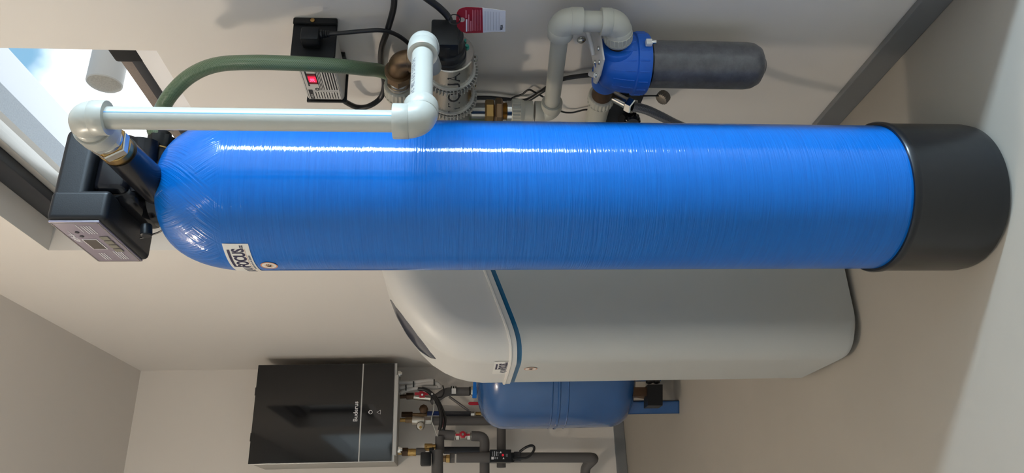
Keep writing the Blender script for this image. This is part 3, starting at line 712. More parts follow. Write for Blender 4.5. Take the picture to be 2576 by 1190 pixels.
lines('small_print', vpara(5, .034, FW-.010, .004, .0048, .0024)+vpara(4, .034, FW-.012, .029, .0028, .0012)+vpara(1, .046, FW-.010, FH-.010, .003, .003)+vpara(9, .004, .026, .006, .0052, .0016), OF2, XF, YF, PRINT, face)
lines('heading_block', [(.003, FH-.012, .034, FH-.004)], OF2, XF, YF, PRINT, face)
text('lettering', 'AB35', .0062, OF2+V((-.0006, 0, 0))+XF*.006+YF*(FH-.0105), XF, YF, STICK, face)
ring('recycling_mark', OF2+XF*.036+YF*(FH-.022), (-1, 0, 0), .0022, .0042, PRINT, face, th=.0003, seg=20)
# red display
dx0, dx1, dy0, dy1 = .054, .086, FH-.026, FH-.011
lines('display_window', [(dx0-.001, dy0-.001, dx1+.001, dy1+.001)], OF2, XF, YF, PRINT, bc, th=.0005)
dsp = lines('red_display', [(dx0, dy0, dx1, dy1)], OF2+V((-.0006, 0, 0)), XF, YF, REDD, bc, th=.0005); dsp['label'] = 'lit red digital display'
lines('lit_area', [(dx0+.007, dy0, dx1-.006, dy1)], OF2+V((-.0012, 0, 0)), XF, YF, REDL, dsp, th=.0003)
text('digits', '38', .0125, OF2+V((-.0018, 0, 0))+XF*(dx0+.0085)+YF*(dy0+.0035), XF, YF, GLOWD, dsp, sx=.9)
# plug
pg = thing('power_plug', 'black appliance plug with ribbed strain relief in the controller end plate', 'plug', P(785, 85, y=yA-.02))
c = P(782, 88, y=yA-.022); bm = bmesh.new(); add_box(bm, c-V((.018, .012, .016)), c+V((.009, .016, .016)), .003)
mesh('plug_body', bm, BLACK, pg)
c2 = P(805, 87, y=yA-.020)
lathe('strain_relief', [(.008, 0), (.0082, .004), (.006, .0045), (.0076, .008), (.0058, .0085), (.0070, .012), (.0052, .0125), (.0064, .016), (.0045, .018)], c2, P(835, 85, y=yA-.020)-c2, BLACK, pg, 20)
tube('plug_cord', [P(820, 86, y=yA-.020), P(860, 83, x=.862), P(905, 79, x=.865), P(955, 76, x=.870), P(990, 84, x=.875), P(1022, 104, x=.878), P(1045, 130, x=.88), P(1085, 165, x=.89)], .0040, CABLE, pg, 12, sm=8)
k = tube('controller_cable', [P(992, -20, x=.885), P(990, 20, x=.884), P(975, 75, x=.880), P(960, 120, x=.895), P(958, 165, x=.902), P(967, 210, x=.902), P(958, 245, x=.895), P(930, 266, x=.88), P(900, 270, x=.88), P(872, 258, x=.876), P(858, 246, x=.872)], .0058, CABLE, None, 14, sm=8)
tag(k, 'thick black cable looping on the wall beneath the grey controller box', 'cable')
k = tube('lamp_cable', [P(1045, -25, x=.86), P(1075, -3, x=.86), P(1108, 22, x=.858), P(1130, 48, x=.852), P(1132, 80, x=.84), P(1130, 100, x=.835)], [.0055]*40+[.0075]*1 if False else .0062, CABLE, None, 14, sm=8)
tag(k, 'black cable arching into the end cap of the steel chamber', 'cable')
# tag with chain
tg = thing('maintenance_tag', 'red and white card tag hanging by the steriliser cap', 'tag', P(1150, 50, x=.80))
XT = .80
o_ = P(1148, 55, x=XT)
def TP(X, Y, off=0): q = P(X, Y, x=XT); return q+V((off, 0, 0))
outl = [(1150, 28), (1158, 21), (1175, 18), (1213, 20), (1215, 82), (1170, 84), (1158, 78), (1150, 68), (1147, 48)]
bm = bmesh.new()
hole = [(1162.5+7*math.cos(2*PI*k/20), 50+6.3*math.sin(2*PI*k/20)) for k in range(20)]
oo_ = []
for k in range(20):
    a = 2*PI*k/20; dx, dy = math.cos(a), math.sin(a); best = 1e9
    for i in range(len(outl)):
        (x1, y1), (x2, y2) = outl[i], outl[(i+1) % len(outl)]; ex, ey = x2-x1, y2-y1; den = dx*ey-dy*ex
        if abs(den) < 1e-9: continue
        t = ((x1-1162.5)*ey-(y1-50)*ex)/den; s = ((x1-1162.5)*dy-(y1-50)*dx)/den
        if t > 0 and -1e-6 <= s <= 1+1e-6: best = min(best, t)
    oo_.append((1162.5+dx*best, 50+dy*best))
for off in (0, .0006):
    vi = [bm.verts.new(TP(*p, off)) for p in hole]; vo = [bm.verts.new(TP(*p, off)) for p in oo_]
    for k in range(20): bm.faces.new((vi[k], vi[(k+1) % 20], vo[(k+1) % 20], vo[k]))
    if off == 0: v1, v2 = vi, vo
for k in range(20):
    bm.faces.new((v1[k], v1[(k+1) % 20], vi[(k+1) % 20], vi[k])); bm.faces.new((v2[k], v2[(k+1) % 20], vo[(k+1) % 20], vo[k]))
rd = mesh('red_part', bm, REDTAG, tg, smooth=False)
bm = bmesh.new(); fill = [TP(*p) for p in ((1195, 19.2), (1213.5, 20), (1215, 82), (1195, 83))]
wt = prism('white_part', [TP(*p) for p in ((1213.5, 20), (1240, 23), (1272, 28), (1271, 80), (1240, 80), (1215, 82))], (.0006, 0, 0), CARD, tg)
prism('red_edge', [TP(*p, -.0002) for p in ((1190, 18.8), (1213.5, 20), (1215, 82), (1190, 83.2))], (.0006, 0, 0), REDTAG, tg)
def tl(name, rects, m, par):
    bm = bmesh.new()
    for (a, b, c, d) in rects: bm.faces.new([bm.verts.new(TP(*p, -.0005)) for p in ((a, b), (c, b), (c, d), (a, d))])
    return mesh(name, bm, m, par, smooth=False)
tl('printed_line', [(1188, 24, 1189.5, 77), (1192, 25, 1193.3, 76), (1196, 24, 1197.3, 77), (1200, 24, 1201.3, 77), (1204, 25, 1205.3, 76), (1208, 24, 1209.3, 76)], PINK, rd)
tl('heading_line', [(1172, 48, 1175.5, 79)], WPRINT, rd)
tl('heading_line', [(1171, 25, 1174, 45), (1177.5, 36, 1180.5, 78), (1183, 52, 1186, 78)], PINK, rd)
tl('ruled_line', [(x, 27+(x-1220)*.1, x+.8, 76) for x in (1220, 1227, 1234, 1241, 1248, 1255)], mat('pale_grey_print', (.34, .34, .36), .6), wt)
wd_ = V((0, 1, 0))
text('lettering', 'VIQUA', .0062, TP(1264, 75, -.0006), (0, -1, 0), (0, 0, 1), PRINT, wt, sx=.7)
tube('bead_chain', [P(1130, 50, x=.825), P(1136, 38, x=.80), P(1150, 38, x=.798), P(1158, 46, x=.7985), P(1156, 55, x=.7985), P(1146, 61, x=.798), P(1136, 60, x=.805), P(1130, 55, x=.825)], .0009, BLACK, tg, 8, sm=5)

# thin cables by the wall under the steriliser
k = tube('sensor_cable', [P(1190, 246, x=.895), P(1240, 247, x=.895), P(1290, 252, x=.897), P(1325, 252, x=.897), P(1360, 232, x=.897), P(1400, 205, x=.897), P(1440, 194, x=.897), P(1500, 189, x=.893), P(1540, 200, x=.89)], .0048, CABLE, None, 12, sm=8)
tag(k, 'thick black cable along the wall running behind the grey pipe to the filter', 'cable')
k = tube('sensor_cable', [P(1270, 262, x=.90), P(1290, 246, x=.90), P(1312, 238, x=.90), P(1330, 226, x=.90), P(1345, 232, x=.90), P(1370, 246, x=.90), P(1395, 262, x=.90), P(1412, 280, x=.90), P(1440, 283, x=.90), P(1472, 276, x=.90), P(1500, 278, x=.90)], .0021, CABLE, None, 8, sm=8)
tag(k, 'thin black wire wiggling across the wall below the thick cable', 'cable')

# ================================================================== BRINE CABINET
cb = thing('brine_cabinet', 'white salt cabinet with petrol blue band standing behind the blue tank', 'cabinet', (.63, 1.71, 0))
cx0, cx1, cy0, cy1, cr_ = .366, .885, 1.538, 1.880, .075
def seam(x): t = x-.402; return .781+.36*(t+math.sqrt(t*t+.0006))/2
def zprof(x):      # lid outline
    return None
lidp = [(.366, .80), (.366, .85), (.370, .885), (.378, .915), (.392, .945), (.412, .975), (.440, 1.003), (.475, 1.030), (.515, 1.056), (.560, 1.078), (.61, 1.093), (.68, 1.100), (.885, 1.100)]
def sections(poly, r, ys, ye, n=9):
    """pillowed sections of an outline: the outline shrinks towards both sides"""
    o = []
    for s in range(n+1):
        a = PI/2*s/n; o.append((ys+r*(1-math.sin(a)), r*(1-math.cos(a))))
    o = sorted(o); o = o+[(ye-(y-ys), d) for y, d in reversed(o)]; return o
def loft(name, outline_fn, m, parent):
    secs = sections(None, cr_, cy0, cy1); bm = bmesh.new(); rings = []
    for (y, d) in secs: rings.append([bm.verts.new(V((x, y, z))) for x, z in outline_fn(d)])
    n = len(rings[0])
    for i in range(len(rings)-1):
        for k in range(n): bm.faces.new((rings[i][k], rings[i][(k+1) % n], rings[i+1][(k+1) % n], rings[i+1][k]))
    bm.faces.new(rings[0]); bm.faces.new(rings[-1]); return wnorm(mesh(name, bm, m, parent, angle=35))
def subd(pts, n=4):
    o = []
    for i in range(len(pts)-1):
        for k in range(n): t = k/n; o.append((pts[i][0]*(1-t)+pts[i+1][0]*t, pts[i][1]*(1-t)+pts[i+1][1]*t))
    return o+[pts[-1]]
def body_out(d, z0=.012, grow=0, top=None, bot=None):
    x0 = cx0+d-grow
    xs = [x0, max(x0+.003, .385), max(x0+.006, .40), max(x0+.009, .42), max(x0+.013, .45), .52, .60, .70, .80, cx1]
    up = [(x, (seam(x) if top is None else top(x))) for x in xs]
    if bot is None: lo = [(cx1, .012), (x0+.02, .012), (x0+.006, .017), (x0, .030)]
    else: lo = [(x, bot(x)) for x in reversed(xs)]
    return up+lo
def body_low(d):
    x0 = cx0+d
    return [(x0, .60), (cx1, .60), (cx1, .0), (x0+.04, .0), (x0+.018, .008), (x0+.006, .03), (x0, .10)]
bm_b = loft('cabinet_body', lambda d: body_out(d, top=lambda x: seam(x)-.012), CABB, cb)
box('plinth', (cx0+.07, cy0+.045, 0), (cx1-.03, cy1-.045, .014), BLACK, cb)
loft('blue_band', lambda d: body_out(d, grow=-.0, top=lambda x: seam(x)+.002, bot=lambda x: seam(x)-.012), TEAL, cb)
def lid_out(d, extra=0):
    pts = []
    for i, (x, z) in enumerate(lidp):
        nx, nz = (-1, 0) if i < 2 else (0, -1) if i > 10 else None if False else (0, 0)
        a = lidp[max(i-1, 0)]; b = lidp[min(i+1, len(lidp)-1)]; tx, tz = b[0]-a[0], b[1]-a[1]; L = math.hypot(tx, tz) or 1
        px, pz_ = tz/L, -tx/L     # inward normal (to +x, -z)
        pts.append((x+px*d*1.0, z+pz_*d*1.0))
    pts[-1] = (cx1, pts[-1][1])
    x0 = cx0+d
    bot = [(cx1, seam(cx1)+.004), (.80, seam(.80)+.004), (.70, seam(.7)+.004), (.60, seam(.6)+.004), (.52, seam(.52)+.004), (max(x0+.013, .45), seam(max(x0+.013, .45))+.004), (x0, seam(x0)+.004)]
    pts[0] = (x0, seam(x0)+.012); return pts+bot
lid = loft('cabinet_lid', lid_out, CABL, cb)
# rim of the lid, slightly proud
def rim_out(d, g, lo, hi):
    x0 = cx0+d-g; xs = [x0, max(x0+.003, .385), max(x0+.006, .40), max(x0+.009, .42), max(x0+.013, .45), .52, .60, .70, .80, cx1+g]
    return [(x, seam(max(x, cx0))+hi) for x in xs]+[(x, seam(max(x, cx0))+lo) for x in reversed(xs)]
def loft2(name, lo, hi, g, m, parent):
    bm = bmesh.new(); rings = []
    for (y, d) in sections(None, cr_, cy0, cy1):
        yy = cy0+(cy1-cy0)/2+(y-(cy0+cy1)/2)*(1+2*g/(cy1-cy0)); rings.append([bm.verts.new(V((x, yy, z))) for x, z in rim_out(d, g, lo, hi)])
    n = len(rings[0])
    for i in range(len(rings)-1):
        for k in range(n): bm.faces.new((rings[i][k], rings[i][(k+1) % n], rings[i+1][(k+1) % n], rings[i+1][k]))
    bm.faces.new(rings[0]); bm.faces.new(rings[-1]); return wnorm(mesh(name, bm, m, parent, angle=35))
loft2('lid_rim', -.001, .011, .0035, CABL, cb)
loft2('lid_bead', .011, .0155, .0048, mat('cream_bead', (.70, .66, .60), .35), cb)
# dark sight window on the sloping front of the lid
bm = bmesh.new(); ym = (cy0+cy1)/2
def slope_pt(t):                     # t along the outline 0..1 between two outline points
    i = 4.6+t*4.2; k = min(int(i), len(lidp)-2); f = i-k; return V((lidp[k][0]*(1-f)+lidp[k+1][0]*f, 0, lidp[k][1]*(1-f)+lidp[k+1][1]*f))
g = []
for i in range(25):
    t = i/24; s = math.sin(PI*t)**.8; q = slope_pt(t); q2 = slope_pt(min(1, t+.01)); tn = (q2-q).normalized() if t < 1 else tn; nn = V((-tn.z, 0, tn.x))
    g.append([bm.verts.new(V((0, ym+(j/8-.5)*.175*s, 0))+q+nn*(.0015+.0065*s*(1-(2*j/8-1)**2)-.0015*abs(2*j/8-1))) for j in range(9)])
for i in range(24):
    for j in range(8): bm.faces.new((g[i][j], g[i+1][j], g[i+1][j+1], g[i][j+1]))
bmesh.ops.remove_doubles(bm, verts=bm.verts, dist=.0003)
sw = mesh('sight_window', bm, mat('smoked_window_plastic', (.035, .04, .06), .15), cb, angle=180); sw['label'] = 'dark smoked sight window'
# stickers on the front of the cabinet
def on_front(y, z, h=0):
    e = y-cy0
    d = cr_*(1-math.sqrt(max(0, 1-(1-min(1, e/cr_))**2))) if e < cr_ else 0
    a = (1-min(1, max(0, e/cr_)))
    return V((cx0+d-h*math.sqrt(max(.05, 1-a*a)), y-h*a, z))
sz = P(1262, 925, y=1.66).z; sy = P(1262, 912, x=cx0+.02).y
SW, SH = .115, .040
yR = cy0+.055
def wrap_c(x, y, z): return on_front(yR+(SW-x), sz+y, .0008+z)
bm = bmesh.new(); g = [[bm.verts.new(wrap_c(SW*i/24, SH*(j/2-.5), 0)) for j in range(3)] for i in range(25)]
for i in range(24):
    for j in range(2): bm.faces.new((g[i][j], g[i+1][j], g[i+1][j+1], g[i][j+1]))
st2 = mesh('name_sticker', bm, STICK, lid, angle=180); st2['label'] = 'white sticker reading FOCUS.cz'
text('lettering', 'FOCUS', .026, (0, 0, 0), (1, 0, 0), (0, 1, 0), NAVY, st2, wrap=lambda x, y, z: wrap_c(x+.050, y-.010, z+.0003), sx=.66, bold=.03)
text('lettering', 'AQUA', .018, (0, 0, 0), (1, 0, 0), (0, 1, 0), GPRINT, st2, wrap=lambda x, y, z: wrap_c(x+.010, y-.010, z+.0003), sx=.85, bold=.02)
text('lettering', '.cz', .010, (0, 0, 0), (1, 0, 0), (0, 1, 0), NAVY, st2, wrap=lambda x, y, z: wrap_c(x+.1035, y-.010, z+.0003), sx=.75, bold=.02)
rng_lines('overline', [(.050, .0115, .102, .0155), (.050, .006, .0535, .0155)], NAVY, wrap_c, st2)
rng_lines('small_print', [(.076, -.0175, .088, -.0145)]+[(x, -.0172, x+.004, -.0148) for x in (.04, .046, .052, .058, .064, .07)], GPRINT, wrap_c, st2)
rz = P(1333, 934, y=1.68).z
round_sticker(bm_b, lambda x, y, z: on_front(cy0+.120-x, rz+y, .0009+z), .0150)

# ================================================================== EXPANSION VESSEL
VX, VY, VR = .648, 3.05, .222
vs_ = thing('expansion_vessel', 'dark blue expansion vessel on feet behind the white salt cabinet', 'vessel', (VX, VY, 0))
vz0, vz1 = .175, .832
pr = []
n = 14
for i in range(n+1):
    a = PI/2*i/n; pr.append((VR*math.sin(a)**.62 if i else .001, vz0+.115*(1-math.cos(a)**.9)))
zm = P(1408, 1060, y=VY-.15).z
for dz, dr in ((-.06, 0), (-.040, 0), (-.037, .003), (-.034, 0), (-.006, 0), (-.003, .0045), (.003, .0045), (.006, 0), (.024, 0), (.027, .003), (.030, 0), (.06, 0)): pr.append((VR+dr, zm+dz))
for i in range(n+1):
    a = PI/2*(1-i/n); pr.append((VR*math.sin(a)**.62 if i < n else .001, vz1-.125*(1-math.cos(a)**.9)))
lathe('vessel_shell', pr, (VX, VY, 0), (0, 0, 1), VESSEL, vs_, 96)
for k, a in enumerate((math.radians(202), math.radians(322), math.radians(82))):
    c = V((VX+.185*math.cos(a), VY+.185*math.sin(a), 0)); t_ = V((-math.sin(a), math.cos(a), 0)); r_ = V((math.cos(a), math.sin(a), 0))
    if k == 0: c = V((.490, 2.985, 0)); t_ = CR.copy(); r_ = V((-CR.y, CR.x, 0))*-1
    bm = bmesh.new()
    for (p0, p1, q0, q1, z0_, z1_) in ((-.026, .026, 0, .004, 0, .30), (-.026, -.022, 0, .022, 0, .30), (.022, .026, 0, .022, 0, .30), (-.026, .026, 0, .022, 0, .004)):
        vv = [bm.verts.new(c+t_*a_+r_*(-b_2)+V((0, 0, zz))) for zz in (z0_, z1_) for a_, b_2 in ((p0, q0), (p1, q0), (p1, q1), (p0, q1))]
        for f in ((0, 1, 2, 3), (4, 5, 6, 7), (0, 1, 5, 4), (1, 2, 6, 5), (2, 3, 7, 6), (3, 0, 4, 7)): bm.faces.new([vv[i] for i in f])
    mesh('leg', bm, VESSEL, vs_, smooth=False)
cyl('top_nozzle', (VX, VY, vz1-.01), (VX, VY, vz1+.03), .02, BRASS, vs_)
# pressure switch beneath the vessel
ps = thing('pressure_switch', 'black pressure switch with two cable glands under the blue vessel', 'switch', P(1645, 995, y=2.90))
c = P(1647, 996, y=2.90)
bm = bmesh.new(); u3 = -CU; 
def cbx(bm, X0, X1, Y0, Y1, y, dep, bev=.004):
    a, b, c_, d = P(X0, Y0, y=y), P(X1, Y0, y=y), P(X1, Y1, y=y), P(X0, Y1, y=y); off = V((0, dep, 0))
    f = [bm.verts.new(p) for p in (a, b, c_, d)]; g = [bm.verts.new(p+off) for p in (a, b, c_, d)]
    bm.faces.new(f); bm.faces.new(g[::-1])
    for i in range(4): bm.faces.new((f[i], f[(i+1) % 4], g[(i+1) % 4], g[i]))
    return bm
cbx(bm, 1630, 1667, 967, 1020, 2.88, .07); mesh('switch_cover', bm, BLACK, ps, smooth=False)
bm = bmesh.new(); cbx(bm, 1594, 1632, 974, 996, 2.90, .04); add_tube(bm, [P(1596, 992, y=2.92), P(1620, 996, y=2.92)], .012, 12); mesh('switch_base', bm, DKBRONZE, ps, smooth=False)
for X in (1634, 1652):
    lathe('cable_gland', [(.006, 0), (.014, .004), (.014, .018), (.010, .026), (.006, .04)], P(X, 966, y=2.91), P(X-2, 940, y=2.91)-P(X, 966, y=2.91), BLACK, ps, 20)
    tube('gland_cable', [P(X, 955, y=2.91), P(X-1, 935, y=2.91), P(X-10, 900, y=2.94), P(X-60, 870, y=3.0)], .006, CABLE, ps, 8, sm=5)

# ================================================================== BOILER
BX0, BX1, BZ0, BZ1 = .378, .862, 1.220, 1.916
BYF = WY-.318
bo = thing('gas_boiler', 'black glass fronted boiler mounted on the back wall above the pipes', 'boiler', (.62, WY, BZ0))
bm = bmesh.new(); add_box(bm, (BX0+.004, BYF+.022, BZ0+.004), (BX1-.004, WY-.001, BZ1-.004), .004); mesh('case', bm, CASE, bo)
zsp = P(908, 1040, y=BYF).z
box('edge_trim', (BX0-.001, BYF+.010, BZ0-.001), (BX1+.001, BYF+.024, BZ1+.001), SILV, bo, bev=.002)
up_ = box('upper_glass', (BX0+.002, BYF, zsp+.003), (BX1-.002, BYF+.010, BZ1-.001), GLASSB, bo, bev=.001)
lw_ = box('lower_glass', (BX0+.002, BYF, BZ0+.012), (BX1-.002, BYF+.010, zsp-.003), GLASSG, bo, bev=.001)
box('split_strip', (BX0+.002, BYF+.001, zsp-.003), (BX1-.002, BYF+.009, zsp+.003), SILV, bo)
box('bottom_strip', (BX0+.03, BYF+.004, BZ0-.010), (BX1-.06, BYF+.05, BZ0+.010), SILV, bo, bev=.002)
zL = P(895, 1050, y=BYF).z; xL = P(895, 1060, y=BYF).x
text('lettering', 'Buderus', .030, V((xL-.002, BYF-.0006, zL-.008)), (1, 0, 0), (0, 0, 1), WPRINT, up_, bold=.012)
c = P(932, 1037, y=BYF-.0006); ring('power_symbol', c, (0, -1, 0), .0075, .0100, WPRINT, lw_, th=.0003)
box('power_symbol', c+V((-.001, -.0006, .002)), c+V((.001, -.0002, .012)), WPRINT, lw_)
c = P(953, 1037, y=BYF-.0006); 
for p_, q_ in (((-.010, -.008), (.010, -.008)), ((.010, -.008), (0, .010)), ((0, .010), (-.010, -.008))):
    tube('warning_symbol', [c+V((p_[0], 0, p_[1])), c+V((q_[0], 0, q_[1]))], .0008, WPRINT, lw_, 6)
for X, Y, nm in ((1003, 1132, 'latch'), (1003, 942, 'latch')):
    q = P(X, Y, y=BYF+.04); bm = bmesh.new(); add_box(bm, q-V((.014, .02, .012)), q+V((.014, .02, .006)), .002); add_box(bm, q-V((.008, .024, .020)), q+V((.008, -.014, .0)), .001); mesh(nm, bm, CHROME, bo)
for X, Y in ((645, 985), (630, 1100)):
    q = P(X, Y, y=BYF+.016); q.z = BZ1; bm = bmesh.new(); add_box(bm, q-V((.02, .003, .001)), q+V((.02, .004, .006)), .001); mesh('top_clip', bm, BLACK, bo)

# ------------------------------------------------------------------ pipework on the back wall
GP = 'pipes under the boiler'
def W(X, Y, y=3.92): return P(X, Y, y=y)
def rad(px, y=3.92): return px*(y*.96)/FPX
def run(label, pts, px, m, y=3.92, bends=1, cat='pipe', name='insulated_pipe', par=None):
    q = [W(X, Y, yy if yy else y) for X, Y, *rest in pts for yy in [(rest[0] if rest else None)]]
    path = [q[0]]
    for i in range(1, len(q)-1): path += corner_path(q[i-1], q[i], q[i+1], rad(px, y)*1.25, 6)[1:-1]
    path.append(q[-1]); bm = bmesh.new(); add_tube(bm, path, rad(px, y), 20); o = mesh(name, bm, m, par, angle=50)
    return tag(o, label, cat) if par is None else o
run('grey insulated pipe with clamp leading from boiler to blue lever valve', [(1085, 1008), (1095, 1004), (1122, 985), (1182, 985)], 11, INSUL)
o = thing('pipe_clamp', 'small white pipe clamp on the grey pipe near the blue lever', 'clamp', W(1141, 981, 3.90))
cyl('band', W(1134, 983, 3.92), W(1148, 983, 3.92), rad(12), BLACK, o); bm = bmesh.new(); cbx(bm, 1136, 1147, 977, 990, 3.875, .012); mesh('plate', bm, WHITEP, o, smooth=False)
cyl('screw', W(1138, 972, 3.90), W(1138, 978, 3.90), .004, CHROME, o); cyl('screw', W(1144, 972, 3.90), W(1144, 978, 3.90), .004, CHROME, o)
run('slanting bare grey pipe between the two upper boiler pipes', [(1130, 998), (1180, 1034)], 3.2, mat('bare_grey_pipe', (.16, .15, .15), .4, metal=.5), 3.99, name='branch_pipe')
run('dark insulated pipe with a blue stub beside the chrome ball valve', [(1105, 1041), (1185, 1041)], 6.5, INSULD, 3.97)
o = run('blue pipe stub above the chrome ball valve', [(1073, 1040), (1106, 1040)], 5.8, mat('blue_pipe_plastic', (.005, .035, .22), .4), 3.97, name='blue_pipe')
run('long grey insulated pipe turning left below the chrome ball valve', [(1088, 1059), (1261, 1059), (1261, 1176)], 11.5, INSUL, 3.93)
run('short grey insulated pipe cut aslant above the red butterfly valve', [(1103, 1092), (1143, 1096)], 12.5, INSUL, 3.88)
run('grey insulated elbow below the red butterfly valve', [(1186, 1097), (1219, 1098), (1219, 1192)], 12.5, INSUL, 3.88)
run('grey insulated crossing pipe below the slanted pipe end', [(1106, 1098), (1106, 1140)], 11.5, INSUL, 3.86)
run('wide grey insulated pipe leaving the picture beside the black actuator', [(1100, 1133), (1100, 1200)], 14.5, INSUL, 3.80)
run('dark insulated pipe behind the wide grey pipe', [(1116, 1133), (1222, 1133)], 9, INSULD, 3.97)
run('long grey insulated pipe through the flow sensor with a lower elbow', [(1148, 1151), (1498, 1151, 3.84), (1472, 1176, 3.95), (1472, 1200, 3.98)], 12.5, INSUL, 3.84)
run('short grey insulation sleeve beside the brass union', [(1131, 1152), (1144, 1152)], 12.5, INSUL, 3.84, name='insulation_sleeve')
run('small grey sleeve between brass unions under the boiler corner', [(1047, 1136), (1070, 1136)], 9, INSUL, 3.84, name='insulation_sleeve')
# valves and unions
def fitting(name, label, cat, X, Y, y): return thing(name, label, cat, W(X, Y, y))
f = fitting('ball_valve', 'bronze ball valve with red handle under the boiler right side', 'valve', 1045, 996, 3.90)
cyl('valve_body', W(1006, 998, 3.90), W(1024, 997, 3.90), rad(5), DKBRONZE, f); hexnut('union_nut', W(1022, 997, 3.90), W(1041, 996, 3.90), rad(9), DKBRONZE, f)
cyl('valve_body', W(1041, 998, 3.90), W(1084, 1002, 3.90), rad(8), NICKEL, f)
bm = bmesh.new(); cbx(bm, 1043, 1078, 987, 994, 3.85, .008); cbx(bm, 1055, 1069, 984, 1000, 3.848, .008); mesh('handle', bm, RED, f, smooth=False)
cyl('handle_screw', W(1062, 993, 3.84), W(1062, 993, 3.86), rad(3), CHROME, f)
f = fitting('ball_valve', 'nickel ball valve with upright blue lever on top of the vessel', 'valve', 1195, 985, 3.4)
cyl('valve_body', W(1180, 983, 3.88), W(1206, 983, 3.88), rad(10.5), BLACK, f); hexnut('union_nut', W(1184, 983, 3.87), W(1192, 983, 3.87), rad(12.5), NICKEL, f); cyl('outlet', W(1204, 985, 3.87), W(1222, 985, 3.87), rad(7), BRASS, f)
prism('lever', [W(*p, 3.80) for p in ((1192, 942), (1203, 942), (1203, 950), (1201, 955), (1199, 1001), (1188, 1001), (1191, 955), (1191, 948))], (0, .012, 0), BLUELV, f, bev=.002)
f = fitting('ball_valve', 'small brass valve with dark red lever beside the vessel top', 'valve', 1190, 1015, 3.9)
prism('lever', [W(*p, 3.86) for p in ((1178, 1013), (1181, 1010.5), (1208, 1011), (1211, 1014), (1208, 1019), (1181, 1019), (1178, 1016.5))], (0, .008, 0), RED, f, bev=.002)
cyl('valve_body', W(1214, 1006, 3.90), W(1214, 1040, 3.90), rad(4.5), NICKEL, f)
cyl('union_nut', W(1213, 1027, 3.89), W(1225, 1027, 3.89), rad(6), BRASS, f)
cyl('union_nut', W(1196, 1041, 3.93), W(1210, 1041, 3.93), rad(5), BRASS, f); hexnut('union_nut', W(1184, 1041, 3.93), W(1194, 1041, 3.93), rad(6.5), NICKEL, f); hexnut('union_nut', W(1212, 1036, 3.90), W(1222, 1036, 3.90), rad(8), BRASS, f)
f = fitting('ball_valve', 'chromed ball valve on brass union in the middle below the boiler', 'valve', 1055, 1059, 3.9)
cyl('stub', W(1006, 1057, 3.90), W(1022, 1057, 3.90), rad(5), BRASS, f); hexnut('union_nut', W(1020, 1057, 3.90), W(1038, 1057, 3.90), rad(8), BRONZE, f)
cyl('valve_body', W(1037, 1058, 3.90), W(1068, 1059, 3.90), rad(10.5), NICKEL, f); hexnut('union_nut', W(1068, 1059, 3.90), W(1086, 1059, 3.90), rad(9.5), NICKEL, f)
lathe('round_knob', [(rad(9), 0), (rad(10.5), .004), (rad(10.5), .022), (rad(8.5), .028), (rad(3), .030)], W(1058, 1073, 3.87), (0, -1, 0), NICKEL, f, 28)
disc('knob_badge', W(1058, 1075, 3.835), (0, -1, 0), rad(3.5), BRASS, f)
f = fitting('filling_valve', 'dark bronze filling valve with round knob behind the chromed valve', 'valve', 1040, 1040, 3.95)
hexnut('union_nut', W(1010, 1043, 3.95), W(1038, 1043, 3.95), rad(7.5), DKBRONZE, f); cyl('valve_body', W(1036, 1044, 3.95), W(1074, 1043, 3.95), rad(5), BRONZE, f)
lathe('round_knob', [(rad(10), 0), (rad(11.5), .004), (rad(11.5), .03), (rad(8), .034), (.002, .035)], W(1066, 1031, 3.94), (0, -1, 0), DKBRONZE, f, 8)
f = fitting('butterfly_valve', 'silver valve with bright red butterfly handle between two insulated pipes', 'valve', 1165, 1096, 3.88)
cyl('valve_body', W(1144, 1097, 3.88), W(1186, 1097, 3.88), rad(8), NICKEL, f); hexnut('union_nut', W(1146, 1097, 3.88), W(1156, 1097, 3.88), rad(11), NICKEL, f); hexnut('union_nut', W(1174, 1097, 3.88), W(1184, 1097, 3.88), rad(11), NICKEL, f)
bm = bmesh.new(); cbx(bm, 1146, 1182, 1091, 1096, 3.845, .008); add_lathe(bm, [(rad(7), 0), (rad(8.5), .003), (rad(8.5), .012), (rad(6), .014)], W(1164, 1094, 3.85), (0, -1, 0), 24); mesh('handle', bm, RED, f, smooth=False)
disc('handle_screw', W(1164, 1093, 3.835), (0, -1, 0), rad(3), CHROME, f, th=.004)
def unions(label, spec, y):
    f = fitting('brass_union', label, 'fitting', spec[0][0], spec[0][2], y)
    for (X0, X1, Y, px, m_, hx) in spec: (hexnut if hx else cyl)('union_nut' if hx else 'union_stub', W(X0, Y, y), W(X1, Y, y), rad(px), m_, f)
unions('yellow brass union beside the grey crossing pipe', [(1068, 1088, 1125, 9, BRASS, 0), (1086, 1096, 1124, 6, BRASS, 0), (1070, 1075, 1125, 9.8, BRASS, 1)], 3.84)
unions('brass union nut below the wide grey pipe', [(1112, 1122, 1154, 8.5, BRONZE, 1), (1121, 1132, 1154, 10.5, BRASS, 1)], 3.82)
unions('rusty brass union under the left corner of the boiler', [(1002, 1013, 1139, 5, BRASS, 0), (1011, 1027, 1137, 11, DKBRONZE, 1), (1026, 1047, 1138, 9, BRASS, 0), (1032, 1041, 1138, 9.8, BRASS, 1)], 3.86)
f = fitting('valve_actuator', 'square black valve actuator under the left boiler corner', 'actuator', 1070, 1155, 3.7)
bm = bmesh.new(); add_box(bm, W(1057, 1171, 3.74), W(1085, 1140, 3.80), .006); mesh('actuator_case', bm, BLACK, f); cyl('actuator_neck', W(1080, 1134, 3.80), W(1092, 1134, 3.80), rad(7), BLACK, f)
